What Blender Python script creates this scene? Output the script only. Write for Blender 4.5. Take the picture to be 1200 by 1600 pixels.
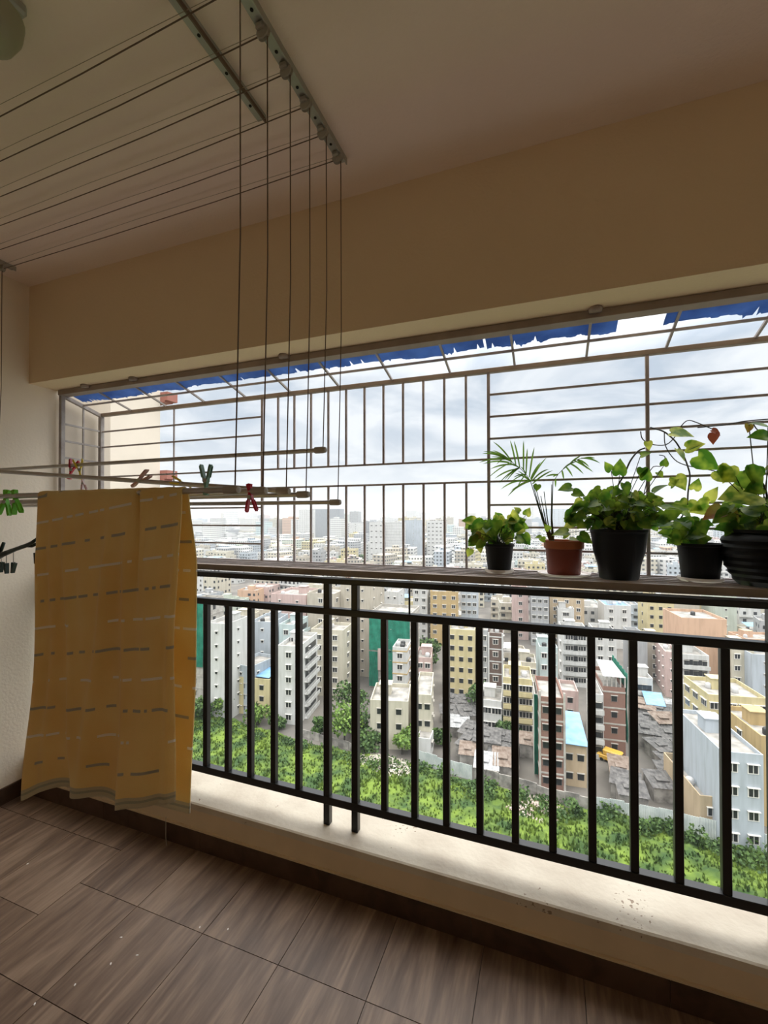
import bpy, math, random
from mathutils import Vector, Matrix, noise as mnoise
R=math.radians; PI=math.pi
rnd=random.Random(7)
for o in list(bpy.data.objects): bpy.data.objects.remove(o)
C=bpy.context.scene.collection; SC=bpy.context.scene

# ---------------------------------------------------------------- camera
EYE=1.487                       # eye height above the balcony floor (floor z = 0)
YAW,PITCH,ROLL,F=0.35798,0.0103,-0.0018,691.1
_r=Vector((math.cos(YAW),math.sin(YAW),0)); _f=Vector((-math.sin(YAW),math.cos(YAW),0)); _u=Vector((0,0,1))
_f2=_f*math.cos(PITCH)+_u*math.sin(PITCH); _u2=_u*math.cos(PITCH)-_f*math.sin(PITCH)
RT=_r*math.cos(ROLL)+_u2*math.sin(ROLL); UP=_u2*math.cos(ROLL)-_r*math.sin(ROLL); FW=_f2
cam=bpy.data.cameras.new('camera'); camo=bpy.data.objects.new('camera',cam); C.objects.link(camo)
camo.matrix_world=Matrix(((RT.x,UP.x,-FW.x,0),(RT.y,UP.y,-FW.y,0),(RT.z,UP.z,-FW.z,EYE),(0,0,0,1)))
cam.sensor_fit='HORIZONTAL'; cam.sensor_width=36; cam.lens=F/1200*36; cam.clip_start=.05; cam.clip_end=12000
SC.camera=camo
# ---------------------------------------------------------------- sky, exposure
w=bpy.data.worlds.new('overcast_sky'); SC.world=w; w.use_nodes=True
nt=w.node_tree; nt.nodes.clear(); N=nt.nodes.new; L=nt.links.new
out=N('ShaderNodeOutputWorld'); bg=N('ShaderNodeBackground'); L(bg.outputs[0],out.inputs[0])
SKY=.68; ZEN=8.4
bg.inputs[1].default_value=SKY
tc=N('ShaderNodeTexCoord'); sp=N('ShaderNodeSeparateXYZ'); L(tc.outputs['Generated'],sp.inputs[0])
def mth(op,a,b=None,c=None,clamp=False):
    n=N('ShaderNodeMath'); n.operation=op; n.use_clamp=clamp
    for i,v in enumerate((a,b,c)):
        if v is None: continue
        if isinstance(v,(int,float)): n.inputs[i].default_value=v
        else: L(v,n.inputs[i])
    return n.outputs[0]
zz=mth('MAXIMUM',sp.outputs[2],0.0); den=mth('ADD',zz,0.22)
cx=mth('DIVIDE',sp.outputs[0],den); cy=mth('DIVIDE',sp.outputs[1],den)
cb=N('ShaderNodeCombineXYZ'); L(cx,cb.inputs[0]); L(cy,cb.inputs[1])
nz=N('ShaderNodeTexNoise'); nz.inputs['Scale'].default_value=1.7; nz.inputs['Detail'].default_value=7; nz.inputs['Roughness'].default_value=.55; nz.inputs['Distortion'].default_value=.5
L(cb.outputs[0],nz.inputs['Vector'])
cr=N('ShaderNodeValToRGB'); cr.color_ramp.elements[0].position=.40; cr.color_ramp.elements[0].color=(.50,.58,.68,1)
cr.color_ramp.elements[1].position=.60; cr.color_ramp.elements[1].color=(.82,.86,.90,1); L(nz.outputs['Fac'],cr.inputs[0])
hz=mth('MULTIPLY',zz,4.5,clamp=True)
mx=N('ShaderNodeMix'); mx.data_type='RGBA'; L(hz,mx.inputs[0]); mx.inputs[6].default_value=(.80,.83,.85,1); L(cr.outputs[0],mx.inputs[7])
wm_=N('ShaderNodeMix'); wm_.data_type='RGBA'; L(mth('MULTIPLY',mth('SUBTRACT',zz,.30),3.0,clamp=True),wm_.inputs[0]); L(mx.outputs[2],wm_.inputs[6]); wm_.inputs[7].default_value=(.88,.88,.86,1); L(wm_.outputs[2],bg.inputs[0])
ov=mth('MULTIPLY',mth('SUBTRACT',zz,.30),ZEN,clamp=False); ov=mth('MAXIMUM',ov,0.0); L(mth('MULTIPLY',mth('ADD',ov,1.0),SKY),bg.inputs[1])   # overcast sky, brightest overhead
SC.view_settings.view_transform='Standard'; SC.view_settings.look='None'; SC.view_settings.gamma=1; SC.view_settings.use_curve_mapping=False
SC.view_settings.exposure=.72
SC.cycles.max_bounces=12; SC.cycles.diffuse_bounces=8; SC.cycles.volume_bounces=1

def ray(px,py): return FW+RT*((px-600)/F)-UP*((py-800)/F)
def at(px,py,Y): d=ray(px,py); d=d*(Y/d.y); d.z+=EYE; return d          # point of the plane y = Y
def atz(px,py,Z): d=ray(px,py); d=d*((Z-EYE)/d.z); d.z=Z; return d       # point of the plane z = Z
GZ=EYE-50.0                                                              # street level, sixteen floors down

# ---------------------------------------------------------------- mesh helper
class G:
    def __init__(s): s.v=[]; s.f=[]; s.m=[]
    def add(s,vs,fs,m=0):
        b=len(s.v); s.v+= [tuple(p) for p in vs]; s.f+=[tuple(i+b for i in f) for f in fs]; s.m+=[m]*len(fs)
    def box(s,x0,x1,y0,y1,z0,z1,m=0,M=None):
        p=[(x,y,z) for z in (z0,z1) for y in (y0,y1) for x in (x0,x1)]
        if M is not None: p=[M@Vector(q) for q in p]
        s.add(p,[(0,2,3,1),(4,5,7,6),(0,1,5,4),(2,6,7,3),(0,4,6,2),(1,3,7,5)],m)
    def cbox(s,x,y,z,sx,sy,sz,m=0,M=None): s.box(x-sx/2,x+sx/2,y-sy/2,y+sy/2,z-sz/2,z+sz/2,m,M)
    def bbox(s,x0,x1,y0,y1,z0,z1,b=.002,m=0):
        """box with chamfered long edges (all vertical and horizontal edges cut)"""
        X=(x0,x0+b,x1-b,x1);Y=(y0,y0+b,y1-b,y1);Z=(z0,z0+b,z1-b,z1)
        def loop(z,k):
            if k: return [(X[1],Y[0],z),(X[2],Y[0],z),(X[3],Y[1],z),(X[3],Y[2],z),(X[2],Y[3],z),(X[1],Y[3],z),(X[0],Y[2],z),(X[0],Y[1],z)]
            return [(X[1],Y[1],z)]*0
        lo=[(X[1],Y[1],Z[0]),(X[2],Y[1],Z[0]),(X[2],Y[2],Z[0]),(X[1],Y[2],Z[0])]; hi=[(a,c,Z[3]) for a,c,_ in lo]
        vs=lo+loop(Z[1],1)+loop(Z[2],1)+hi
        fs=[(3,2,1,0),(20,21,22,23)]
        for i in range(8): fs.append((4+i,4+(i+1)%8,12+(i+1)%8,12+i))
        for a,(i,j) in enumerate(((0,1),(2,3),(4,5),(6,7))):
            c=(0,1,2,3)
        fs+=[(0,1,5,4),(1,2,7,6),(2,3,9,8),(3,0,11,10),(1,6,5),(2,8,7),(3,10,9),(0,4,11)]
        fs+=[(12,13,21,20),(14,15,22,21),(16,17,23,22),(18,19,20,23),(13,14,21),(15,16,22),(17,18,23),(19,12,20)]
        s.add(vs,fs,m)
    def tube(s,path,r,n=8,m=0,caps=True):
        P=[Vector(p) for p in path]; rr=r if isinstance(r,(list,tuple)) else [r]*len(P)
        vs=[]; fs=[]; ref=None
        for i,p in enumerate(P):
            t=(P[min(i+1,len(P)-1)]-P[max(i-1,0)]).normalized()
            if ref is None: ref=t.orthogonal().normalized()
            a=(ref-t*ref.dot(t)); a=a.normalized() if a.length>1e-6 else t.orthogonal().normalized(); ref=a; b=t.cross(a)
            for k in range(n): q=2*PI*k/n; vs.append(p+(a*math.cos(q)+b*math.sin(q))*rr[i])
        for i in range(len(P)-1):
            for k in range(n): k2=(k+1)%n; fs.append((i*n+k,i*n+k2,(i+1)*n+k2,(i+1)*n+k))
        if caps: fs+=[tuple(range(n-1,-1,-1)),tuple(range((len(P)-1)*n,len(P)*n))]
        s.add(vs,fs,m)
    def lathe(s,prof,n=32,m=0,c=(0,0,0),M=None,fn=None):
        vs=[]; fs=[]
        for j,(r,z) in enumerate(prof):
            for k in range(n):
                a=2*PI*k/n; rr=r if fn is None else fn(r,z,a)
                p=Vector((c[0]+rr*math.cos(a),c[1]+rr*math.sin(a),c[2]+z)); vs.append(M@p if M is not None else p)
        for j in range(len(prof)-1):
            for k in range(n): k2=(k+1)%n; fs.append((j*n+k,j*n+k2,(j+1)*n+k2,(j+1)*n+k))
        fs+=[tuple(range(n-1,-1,-1)),tuple(range((len(prof)-1)*n,len(prof)*n))]
        s.add(vs,fs,m)
    def mesh(s,name,mats,smooth=False):
        me=bpy.data.meshes.new(name); me.from_pydata(s.v,[],s.f)
        for mt in (mats if isinstance(mats,(list,tuple)) else [mats]): me.materials.append(mt)
        me.polygons.foreach_set('material_index',s.m)
        if smooth: me.polygons.foreach_set('use_smooth',[True]*len(s.f))
        me.update(); return me
    def build(s,name,mats,parent=None,smooth=False,loc=None,rot=0,sharp=None):
        me=s.mesh(name,mats,smooth)
        if sharp is not None and smooth:
            try: me.set_sharp_from_angle(angle=R(sharp))
            except Exception: pass
        return link(name,me,parent,loc,rot)
def link(name,me,parent=None,loc=None,rot=0):
    o=bpy.data.objects.new(name,me); C.objects.link(o)
    if parent is not None: o.parent=parent
    if loc is not None: o.location=loc
    o.rotation_euler.z=rot
    return o
def empty(name,loc=(0,0,0),rot=0):
    o=bpy.data.objects.new(name,None); o.empty_display_size=.1; C.objects.link(o); o.location=loc; o.rotation_euler.z=rot; return o
def tag(o,label=None,cat=None,group=None,kind=None):
    if label: o['label']=label
    if cat: o['category']=cat
    if group: o['group']=group
    if kind: o['kind']=kind
    return o
def copy_tree(o,parent=None):
    c=o.copy(); C.objects.link(c)
    if parent is not None: c.parent=parent
    for ch in list(o.children): copy_tree(ch,c)
    return c

# ---------------------------------------------------------------- materials
MT={}
def mat(name,col,rough=.8,metal=0,var=0.0,scale=5.0,bump=0.0,bscale=40.0,col2=None,trans=0.0,spec=.5,lo=.35,hi=.65,dist=0,coord='Object',detail=5,alpha=None):
    m=bpy.data.materials.new(name); m.use_nodes=True; t=m.node_tree; n=t.nodes; l=t.links
    b=n['Principled BSDF']; b.inputs['Roughness'].default_value=rough; b.inputs['Metallic'].default_value=metal
    b.inputs['Specular IOR Level'].default_value=spec
    b.inputs['Base Color'].default_value=(*col,1)
    tcn=n.new('ShaderNodeTexCoord')
    csock=None
    if var or col2:
        nn=n.new('ShaderNodeTexNoise'); nn.inputs['Scale'].default_value=scale; nn.inputs['Detail'].default_value=detail; nn.inputs['Distortion'].default_value=dist
        l.new(tcn.outputs[coord],nn.inputs['Vector'])
        rp=n.new('ShaderNodeValToRGB'); rp.color_ramp.elements[0].position=lo; rp.color_ramp.elements[1].position=hi
        c2=col2 if col2 else tuple(min(1,x*(1+var)) for x in col); c1=col if col2 else tuple(x*(1-var) for x in col)
        rp.color_ramp.elements[0].color=(*c1,1); rp.color_ramp.elements[1].color=(*c2,1)
        l.new(nn.outputs['Fac'],rp.inputs[0]); csock=rp.outputs[0]; l.new(csock,b.inputs['Base Color'])
    if bump:
        bn=n.new('ShaderNodeTexNoise'); bn.inputs['Scale'].default_value=bscale; bn.inputs['Detail'].default_value=4
        l.new(tcn.outputs[coord],bn.inputs['Vector']); bp=n.new('ShaderNodeBump'); bp.inputs['Strength'].default_value=bump; bp.inputs['Distance'].default_value=.01
        l.new(bn.outputs['Fac'],bp.inputs['Height']); l.new(bp.outputs[0],b.inputs['Normal'])
    if trans:
        tr=n.new('ShaderNodeBsdfTranslucent'); ms=n.new('ShaderNodeMixShader'); ms.inputs[0].default_value=trans
        if csock: l.new(csock,tr.inputs[0])
        else: tr.inputs[0].default_value=(*col,1)
        l.new(b.outputs[0],ms.inputs[1]); l.new(tr.outputs[0],ms.inputs[2]); l.new(ms.outputs[0],n['Material Output'].inputs[0])
    MT[name]=m; return m
def s2l(r,g,b): return tuple(((c/255+.055)/1.055)**2.4 if c>10 else c/3294 for c in (r,g,b))
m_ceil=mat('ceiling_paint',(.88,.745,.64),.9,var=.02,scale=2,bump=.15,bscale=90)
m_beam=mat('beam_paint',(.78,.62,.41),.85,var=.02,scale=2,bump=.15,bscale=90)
m_wall=mat('wall_paint',(.88,.79,.65),.85,var=.03,scale=3,bump=.15,bscale=80)
m_ext=mat('outside_wall_paint',(.60,.53,.44),.85,var=.05,scale=.6)
m_kerb=mat('kerb_paint',(.53,.455,.36),.6,col2=(.66,.59,.48),scale=6,bump=.2,bscale=60,lo=.3,hi=.6)
def flecks(m,c,sc=70,th=.735):
    n=m.node_tree.nodes; l=m.node_tree.links; b=n['Principled BSDF']; src=b.inputs['Base Color'].links[0].from_socket
    tc=n.new('ShaderNodeTexCoord'); a=n.new('ShaderNodeTexNoise'); a.inputs['Scale'].default_value=sc; a.inputs['Detail'].default_value=3; l.new(tc.outputs['Object'],a.inputs['Vector'])
    a2=n.new('ShaderNodeTexNoise'); a2.inputs['Scale'].default_value=3.1; l.new(tc.outputs['Object'],a2.inputs['Vector'])
    k=n.new('ShaderNodeMath'); k.operation='MULTIPLY'; l.new(a.outputs['Fac'],k.inputs[0]); l.new(a2.outputs['Fac'],k.inputs[1])
    g_=n.new('ShaderNodeMath'); g_.operation='GREATER_THAN'; l.new(k.outputs[0],g_.inputs[0]); g_.inputs[1].default_value=th*.56
    x=n.new('ShaderNodeMix'); x.data_type='RGBA'; l.new(g_.outputs[0],x.inputs[0]); l.new(src,x.inputs[6]); x.inputs[7].default_value=(*c,1); l.new(x.outputs[2],b.inputs['Base Color'])
flecks(m_kerb,(.30,.22,.15))
m_kface=mat('kerb_face_paint',(.68,.54,.37),.8,var=.05,scale=6,bump=.1)
m_black=mat('black_enamel',(.006,.006,.007),.35,var=.3,scale=9,spec=.5)
m_white=mat('weathered_white_steel',(.26,.225,.21),.5,col2=(.36,.33,.31),scale=14,bump=.2,bscale=60)
m_beige=mat('dusty_beige_steel',(.30,.24,.20),.6,var=.12,scale=9)
m_grill=mat('grey_steel_bar',(.42,.375,.375),.5,var=.15,scale=12)
m_alu=mat('brushed_steel_pole',(.50,.485,.475),.32,metal=.85,var=.06,scale=3)
m_cap=mat('grey_plastic_cap',(.42,.39,.34),.5)
m_rope=mat('grey_nylon_cord',(.16,.11,.075),.8)
m_rail=mat('galvanised_rail',(.38,.38,.33),.45,metal=.3,var=.08,scale=20)
m_cordpale=mat('pale_cord',(.42,.34,.25),.8)
m_dark=mat('dark_gap',(.012,.010,.008),.9)
m_pulley=mat('grey_pulley',(.40,.38,.32),.5)
m_blue=mat('blue_tarp',(.10,.21,.48),.6,col2=(.18,.33,.64),scale=9,trans=.5,bump=.2,bscale=50)
m_soil=mat('soil',(.03,.02,.012),1,var=.4,scale=40,bump=.6,bscale=80)
m_pot=mat('black_plastic',(.006,.007,.009),.55,spec=.25)
m_terra=mat('terracotta_plastic',(.20,.035,.018),.5,var=.06,scale=8)
m_saucer=mat('white_plastic_saucer',(.85,.80,.76),.5)
m_leaf=mat('pothos_leaf',(.06,.17,.015),.4,col2=(.34,.48,.05),scale=22,lo=.42,hi=.70,trans=.6,detail=2)
m_leafy=mat('variegated_leaf',(.12,.25,.02),.4,col2=(.66,.70,.12),scale=24,lo=.38,hi=.62,trans=.6,detail=2)
m_leafo=mat('browned_leaf',(.30,.12,.03),.5,col2=(.35,.33,.05),scale=24,trans=.4)
m_leafr=mat('withered_red_leaf',(.30,.07,.03),.6,trans=.3)
m_palm=mat('palm_leaf',(.09,.20,.03),.45,col2=(.22,.38,.06),scale=14,trans=.45)
m_stem=mat('green_stem',(.045,.06,.02),.5); m_vine=mat('brown_vine',(.05,.045,.035),.6)
m_glass=mat('dark_window_glass',(.02,.025,.03),.25)

def tile_mat():
    m=bpy.data.materials.new('wood_look_tile'); m.use_nodes=True; t=m.node_tree; n=t.nodes; l=t.links; b=n['Principled BSDF']
    tc=n.new('ShaderNodeTexCoord'); at_=n.new('ShaderNodeAttribute'); at_.attribute_name='tile'
    mp=n.new('ShaderNodeMapping'); mp.inputs['Scale'].default_value=(13,1.5,1); l.new(tc.outputs['Object'],mp.inputs[0])
    ad=n.new('ShaderNodeVectorMath'); ad.operation='MULTIPLY_ADD'; l.new(at_.outputs['Vector'],ad.inputs[0]); ad.inputs[1].default_value=(17,11,5); l.new(mp.outputs[0],ad.inputs[2])
    n1=n.new('ShaderNodeTexNoise'); n1.inputs['Scale'].default_value=1.0; n1.inputs['Detail'].default_value=7; n1.inputs['Distortion'].default_value=1.4; l.new(ad.outputs[0],n1.inputs['Vector'])
    n2=n.new('ShaderNodeTexNoise'); n2.inputs['Scale'].default_value=7; n2.inputs['Detail'].default_value=5; l.new(ad.outputs[0],n2.inputs['Vector'])
    mm=n.new('ShaderNodeMath'); mm.operation='MULTIPLY_ADD'; l.new(n2.outputs['Fac'],mm.inputs[0]); mm.inputs[1].default_value=.35; l.new(n1.outputs['Fac'],mm.inputs[2])
    rp=n.new('ShaderNodeValToRGB'); e=rp.color_ramp.elements; e[0].position=.45; e[0].color=(.085,.048,.03,1); e[1].position=.9; e[1].color=(.28,.19,.13,1)
    x=rp.color_ramp.elements.new(.66); x.color=(.16,.10,.066,1); l.new(mm.outputs[0],rp.inputs[0]); l.new(rp.outputs[0],b.inputs['Base Color'])
    b.inputs['Roughness'].default_value=.38; b.inputs['Specular IOR Level'].default_value=.4
    bp=n.new('ShaderNodeBump'); bp.inputs['Strength'].default_value=.12; bp.inputs['Distance'].default_value=.003; l.new(n2.outputs['Fac'],bp.inputs['Height']); l.new(bp.outputs[0],b.inputs['Normal'])
    return m
m_tile=tile_mat(); m_grout=mat('tile_grout',(.09,.07,.06),.9)
m_skirt=mat('dark_skirting_tile',(.045,.022,.012),.5,col2=(.09,.05,.03),scale=9,dist=1)

# ================================================================ THE BALCONY
W=1.58; XL=-2.665; XR=2.3; YB=-1.35; CZ=EYE+.80*W
def struct(name,g,m,**k): return tag(g.build(name,m,**k),kind='structure')
# floor of wood-look tiles: each tile a face of the one floor mesh, dark grout below
g=G(); g.box(XL-.1,XR+.1,YB-.1,1.72,-.12,-.004,1)
tx=[-1.167+.3155*k for k in range(-5,12)]
tiles=[]
for i in range(len(tx)-1):
    x0=max(tx[i],XL); x1=min(tx[i+1],XR)
    if x1<=x0: continue
    y=1.265 if tx[i+1]>-1.3 or True else .93
    ys=[1.58,1.265 if tx[i]>-1.95 else 1.45]
    step=.34 if tx[i]<-1.3 else .9
    while ys[-1]>YB: ys.append(ys[-1]-step); step=.9
    for a,b in zip(ys[1:],ys[:-1]): tiles.append((x0,x1,max(a,YB),b))
nb=len(g.f)
for (x0,x1,y0,y1) in tiles:
    e=.0012; g.box(x0+e,x1-e,y0+e,y1-e,-.004,0,0)
fl=struct('floor',g,[m_tile,m_grout])
at_=fl.data.attributes.new('tile','FLOAT_VECTOR','FACE'); vals=[]
for i in range(len(fl.data.polygons)):
    k=(i-nb)//6; rr=random.Random(k+100); vals+=[rr.random(),rr.random(),rr.random()]
at_.data.foreach_set('vector',vals)
g=G(); g.box(XL-.15,XR+.15,YB-.15,1.9,CZ,CZ+.15); struct('ceiling',g,m_ceil)
g=G(); g.box(XL-.15,XL,YB-.15,1.74,-.1,CZ); struct('wall_left',g,m_wall)
g=G(); g.box(XR,XR+.15,YB-.15,1.74,-.1,CZ); struct('wall_right',g,m_wall)
g=G(); g.box(XL,XR,YB-.15,YB,-.1,CZ); struct('wall_back',g,m_wall)
BZ=EYE+.4625*W
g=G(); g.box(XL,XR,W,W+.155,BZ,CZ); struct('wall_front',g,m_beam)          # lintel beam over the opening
KZ=EYE-.817*W
g=G()
n=90
for i in range(n):      # kerb under the railing, top worn and slightly uneven
    pass
g.box(XL,XR,W,1.83,-.1,KZ-.008,1)
gx=[XL+(XR-XL)*i/160 for i in range(161)]; gy=[W-.0008,W+.006,1.62,1.68,1.74,1.79,1.83]
vs=[];fs=[]
for j,y in enumerate(gy):
    for i,x in enumerate(gx):
        z=KZ+.0012*mnoise.noise(Vector((x*4,y*9,0)))+(-.004+.002*mnoise.noise(Vector((x*9,2,0))) if j==0 else 0)
        vs.append((x,y,z))
nx=len(gx)
for j in range(len(gy)-1):
    for i in range(nx-1): fs.append((j*nx+i,j*nx+i+1,(j+1)*nx+i+1,(j+1)*nx+i))
b0=len(vs)
for i,x in enumerate(gx): vs.append((x,W-.0008,KZ-.03))
for i in range(nx-1): fs.append((b0+i,b0+i+1,i+1,i))
g.add(vs,fs,0); struct('trim_1',g,[m_kerb,m_kface])
SKZ=.083
g=G()
x=XL
while x<XR:
    x1=min(x+.6,XR); g.box(x+.0008,x1-.0008,W-.011,W,0,SKZ); x=x1
struct('baseboard_front',g,m_skirt)
g=G(); y=W-.011
while y>YB: g.box(XL,XL+.011,max(y-.6,YB)+.0008,y-.0008,0,SKZ); y-=.6
struct('baseboard_left',g,m_skirt)
# crumbly mortar line above the front skirting
g=G(); x=XL+.02; rr=random.Random(3)
while x<XR-.03:
    h=.004+.004*rr.random(); g.box(x,x+.021,W-.010,W,SKZ-.001,SKZ+h); x+=.02
struct('trim_2',g,m_kface)
# pier of the tower just outside the cage, left
g=G(); g.box(XL-.6,XL-.012,1.74,2.07,-3,CZ+2); struct('wall_pier',g,m_ext)

# ---------------------------------------------------------------- railing
g=empty('balcony_railing',(0,1.675,KZ)); tag(g,'black steel balcony railing of square bars standing on the pale kerb','railing')
rail=g; IZ=1/1
def rp(name,x0,x1,y0,y1,z0,z1,b=.002):
    q=G(); q.bbox(x0,x1,y0-1.675,y1-1.675,z0-KZ,z1-KZ,b); return q.build(name,m_black,rail)
zz0=EYE-.281; rp('top_rail',XL+.01,XR-.01,1.655,1.70,EYE-.282,EYE-.2585)
rp('middle_rail',XL+.01,XR-.01,1.658,1.692,EYE-.412,EYE-.384)
rp('bottom_rail',XL+.01,XR-.01,1.658,1.692,EYE-1.204,EYE-1.172)
bars=[-1.022-.1255*k for k in range(0,13)]+[-.752+.1262*k for k in range(1,11)]+[.63+.1262*k for k in range(2,13)]
for x in bars:
    rp('baluster',x-.0125,x+.0125,1.6625,1.6875,EYE-1.173,EYE-.411,.0015)
for x in (-.882,-.753,.632,.762,-2.5,2.1):
    rp('post',x-.014,x+.014,1.661,1.689,KZ,EYE-.281,.0015)
q=G(); q.tube([(-.52,0,EYE-.385-KZ),(-.52,0,EYE-.281-KZ)],.004,8); q.build('tie_rod',m_black,rail)

# ---------------------------------------------------------------- safety cage
cage=empty('safety_grille',(0,1.975,EYE-.235)); tag(cage,'off-white steel safety cage of welded bars projecting beyond the railing','window grille')
CX0,CX1=-2.64,.965
def cb_(name,x0,x1,y0,y1,z0,z1,m,b=.0012):
    q=G(); q.bbox(x0,x1,y0-1.975,y1-1.975,z0+.235,z1+.235,b); return q.build(name,m,cage)
YC=1.975
cb_('top_frame',CX0,2.25,1.715,1.768,.70,.7285,m_beige)
cb_('front_frame',CX0,2.25,YC-.012,YC+.012,.628,.648,m_beige)
cb_('bottom_frame',CX0,2.25,1.718,1.745,-.2578,-.230,m_beige)
cb_('bottom_frame',CX0,2.25,YC-.008,YC+.008,-.245,-.229,m_grill)
for y in (1.78,1.83,1.88,1.925): cb_('floor_bar',CX0,2.25,y-.004,y+.004,-.242,-.231,m_grill)
def vb(x,z0,z1,r=.006,m=m_grill,name='vertical_bar'): return cb_(name,x-r,x+r,YC-r,YC+r,z0,z1,m,.001)
def hb(x0,x1,z,r=.0045,m=m_grill,name='horizontal_bar'): return cb_(name,x0,x1,YC-r,YC+r,z-r,z+r,m,.001)
vb(-2.634,-.24,.63,.012,m_white); vb(-2.04,-.24,.63,.004); vb(-1.429,-.24,.63,.0065); vb(-.248,-.24,.63,.0065); vb(.36,-.24,.63,.0065); vb(.965,-.24,.63,.0065)
vb(1.57,-.24,.63,.0065); vb(2.2,-.24,.63,.012)
for k in range(1,12):
    x=-1.429+.0984*k; vb(x,.25,.63,.005); vb(x,-.23,.152,.005)
zs=[.533-.0967*k for k in range(8)]
for z in zs:
    if abs(z-.25)<.02: hb(-2.634,2.2,.25)
    elif abs(z-.152)<.02: hb(-2.634,2.2,.152)
    else: hb(-2.634,-1.429,z); hb(-.248,2.2,z)
# sloping top: cross bars and one long bar
def seg(name,a,b,r,m,par=cage,off=Vector((0,1.975,-.235+EYE))):
    q=G(); A=Vector(a);B=Vector(b); d=(B-A).normalized(); s=d.cross(Vector((0,0,1)) if abs(d.z)<.9 else Vector((1,0,0))).normalized(); u=s.cross(d)
    vs=[P+s*(sx*r)+u*(sz*r) for P in (A,B) for sx,sz in ((-1,-1),(1,-1),(1,1),(-1,1))]
    q.add([v-off for v in vs],[(3,2,1,0),(4,5,6,7),(0,1,5,4),(1,2,6,5),(2,3,7,6),(3,0,4,7)]); return q.build(name,m,par)
slz=lambda y: EYE+.708-(y-1.73)*.286
for k in range(17):
    x=-2.372+.2795*k
    if x<2.2: seg('cross_bar',(x,1.73,slz(1.73)+.004),(x+.0,YC,slz(YC)+.006),.0045,m_white if k<6 else m_grill)
seg('horizontal_bar',(CX0,1.857,slz(1.857)),(2.2,1.857,slz(1.857)),.0045,m_grill)
seg('side_frame',(-2.632,1.73,slz(1.73)-.004),(-2.632,YC,slz(YC)-.006),.010,m_white)
seg('side_frame',(-2.632,1.735,EYE-.24),(-2.632,1.735,EYE+.70),.011,m_white)
for z in (.56,.462,.365,.268,.17,.07,-.03,-.13): seg('side_bar',(-2.632,1.735,EYE+z-.02),(-2.632,YC,EYE+z-.025),.005,m_white)
seg('side_bar',(-2.632,1.86,EYE-.24),(-2.632,1.86,EYE+.66),.004,m_white)
for x in (-2.04,-1.12,.155,-2.4):
    q=G(); q.lathe([(.0,0),(.021,0),(.024,.012),(.016,.026),(0,.031)],10,c=(x,1.705-1.975,.715+.235)); q.build('wall_fixing',m_beige,cage,smooth=True)
cage.location=(0,1.975,EYE-.235)

# torn blue sheet left on the sloping top of the cage
def tarp(xa,xb,label,seed):
    rr=random.Random(seed); q=G(); vs=[];fs=[]; n=int((xb-xa)/.006); ed=[]; e=1.83; 
    for i in range(n+1):
        if rr.random()<.35: e+=rr.uniform(-.016,.016)
        e=min(max(e,1.81),1.85)
        base=1.835+.014*mnoise.noise(Vector((i*.025,seed,0)))
        ee=.5*e+.5*base
        if rr.random()<.02: ee-=.03
        if rr.random()<.03: ee+=.012
        ed.append(ee)
    rows=6
    for j in range(rows):
        t=j/(rows-1)
        for i in range(n+1):
            x=xa+(xb-xa)*i/n; y=1.745+(ed[i]-1.745)*t; z=slz(y)+.012+.003*mnoise.noise(Vector((x*25,y*30,seed)))-.004*t
            vs.append((x,y,z))
    m=n+1
    for j in range(rows-1):
        for i in range(n): fs.append((j*m+i,j*m+i+1,(j+1)*m+i+1,(j+1)*m+i))
    q.add(vs,fs); o=q.build('torn_tarp',m_blue,smooth=True); md=o.modifiers.new('t','SOLIDIFY'); md.thickness=.0015
    tag(o,label,'tarp'); return o
tarp(-2.60,-.245,'long ragged strip of blue tarpaulin along the top left of the safety cage',5)
tarp(-.235,.235,'short frayed strip of blue tarpaulin above the middle of the cage',8)
tarp(.385,2.1,'ragged strip of blue tarpaulin at the upper right corner of the cage',11)

# ================================================================ CEILING CLOTHES DRYER
PX=-.676; PYS=[.831+.1054*k for k in range(6)]; RZ=EYE+1.234
def ceiling_rail(x,y0,y1,label,w_=.034,pull=True,side=1):
    e=empty('dryer_ceiling_rail',(x,(y0+y1)/2,CZ)); tag(e,label,'clothes dryer rail'); my=(y0+y1)/2
    q=G(); q.bbox(-w_/2,w_/2,y0-my,y1-my,-.012,0,.002); q.build('channel',m_rail,e)
    q=G(); q.box(w_/2-.003,w_/2+.001,y0-my,y1-my,-.022,0); q.build('lip',m_rail,e)
    k=0; y=y0+.05
    while y<y1:
        q=G(); q.lathe([(.0045,-.0135),(.0045,-.012)],10,c=(-.002,y-my,0)); q.build('screw_hole',m_dark,e); y+=.1054
    return e
r1=ceiling_rail(PX-.004,.32,1.405,'galvanised ceiling rail carrying six pulleys above the dryer pole ends')
my=(.32+1.405)/2
for y in PYS:
    pe=G(); pe.bbox(-.012,.012,y-my-.014,y-my+.014,-.028,-.012,.003); hs=pe.build('pulley_housing',m_pulley,r1)
    q=G(); q.lathe([(.0,-.006),(.017,-.006),(.019,-.004),(.013,-.0015),(.013,.0015),(.019,.004),(.017,.006),(0,.006)],20,
                   M=Matrix.Translation((.004,y-my,-.031))@Matrix.Rotation(R(90),4,'X')); q.build('pulley_wheel',m_pulley,r1,smooth=True,sharp=30)
r2=ceiling_rail(-.845,.32,1.165,'thin pale ceiling rail left of the pulley rail, crossed by the cords',.03)
q=G(); q.box(.012,.017,-.42,.42,-.024,-.012); q.build('edge_strip',m_rope,r2)
XLR=-2.533
r3=ceiling_rail(XLR,.32,1.43,'ceiling rail with pulleys close to the left wall',.034)
my3=(.32+1.43)/2
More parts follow.
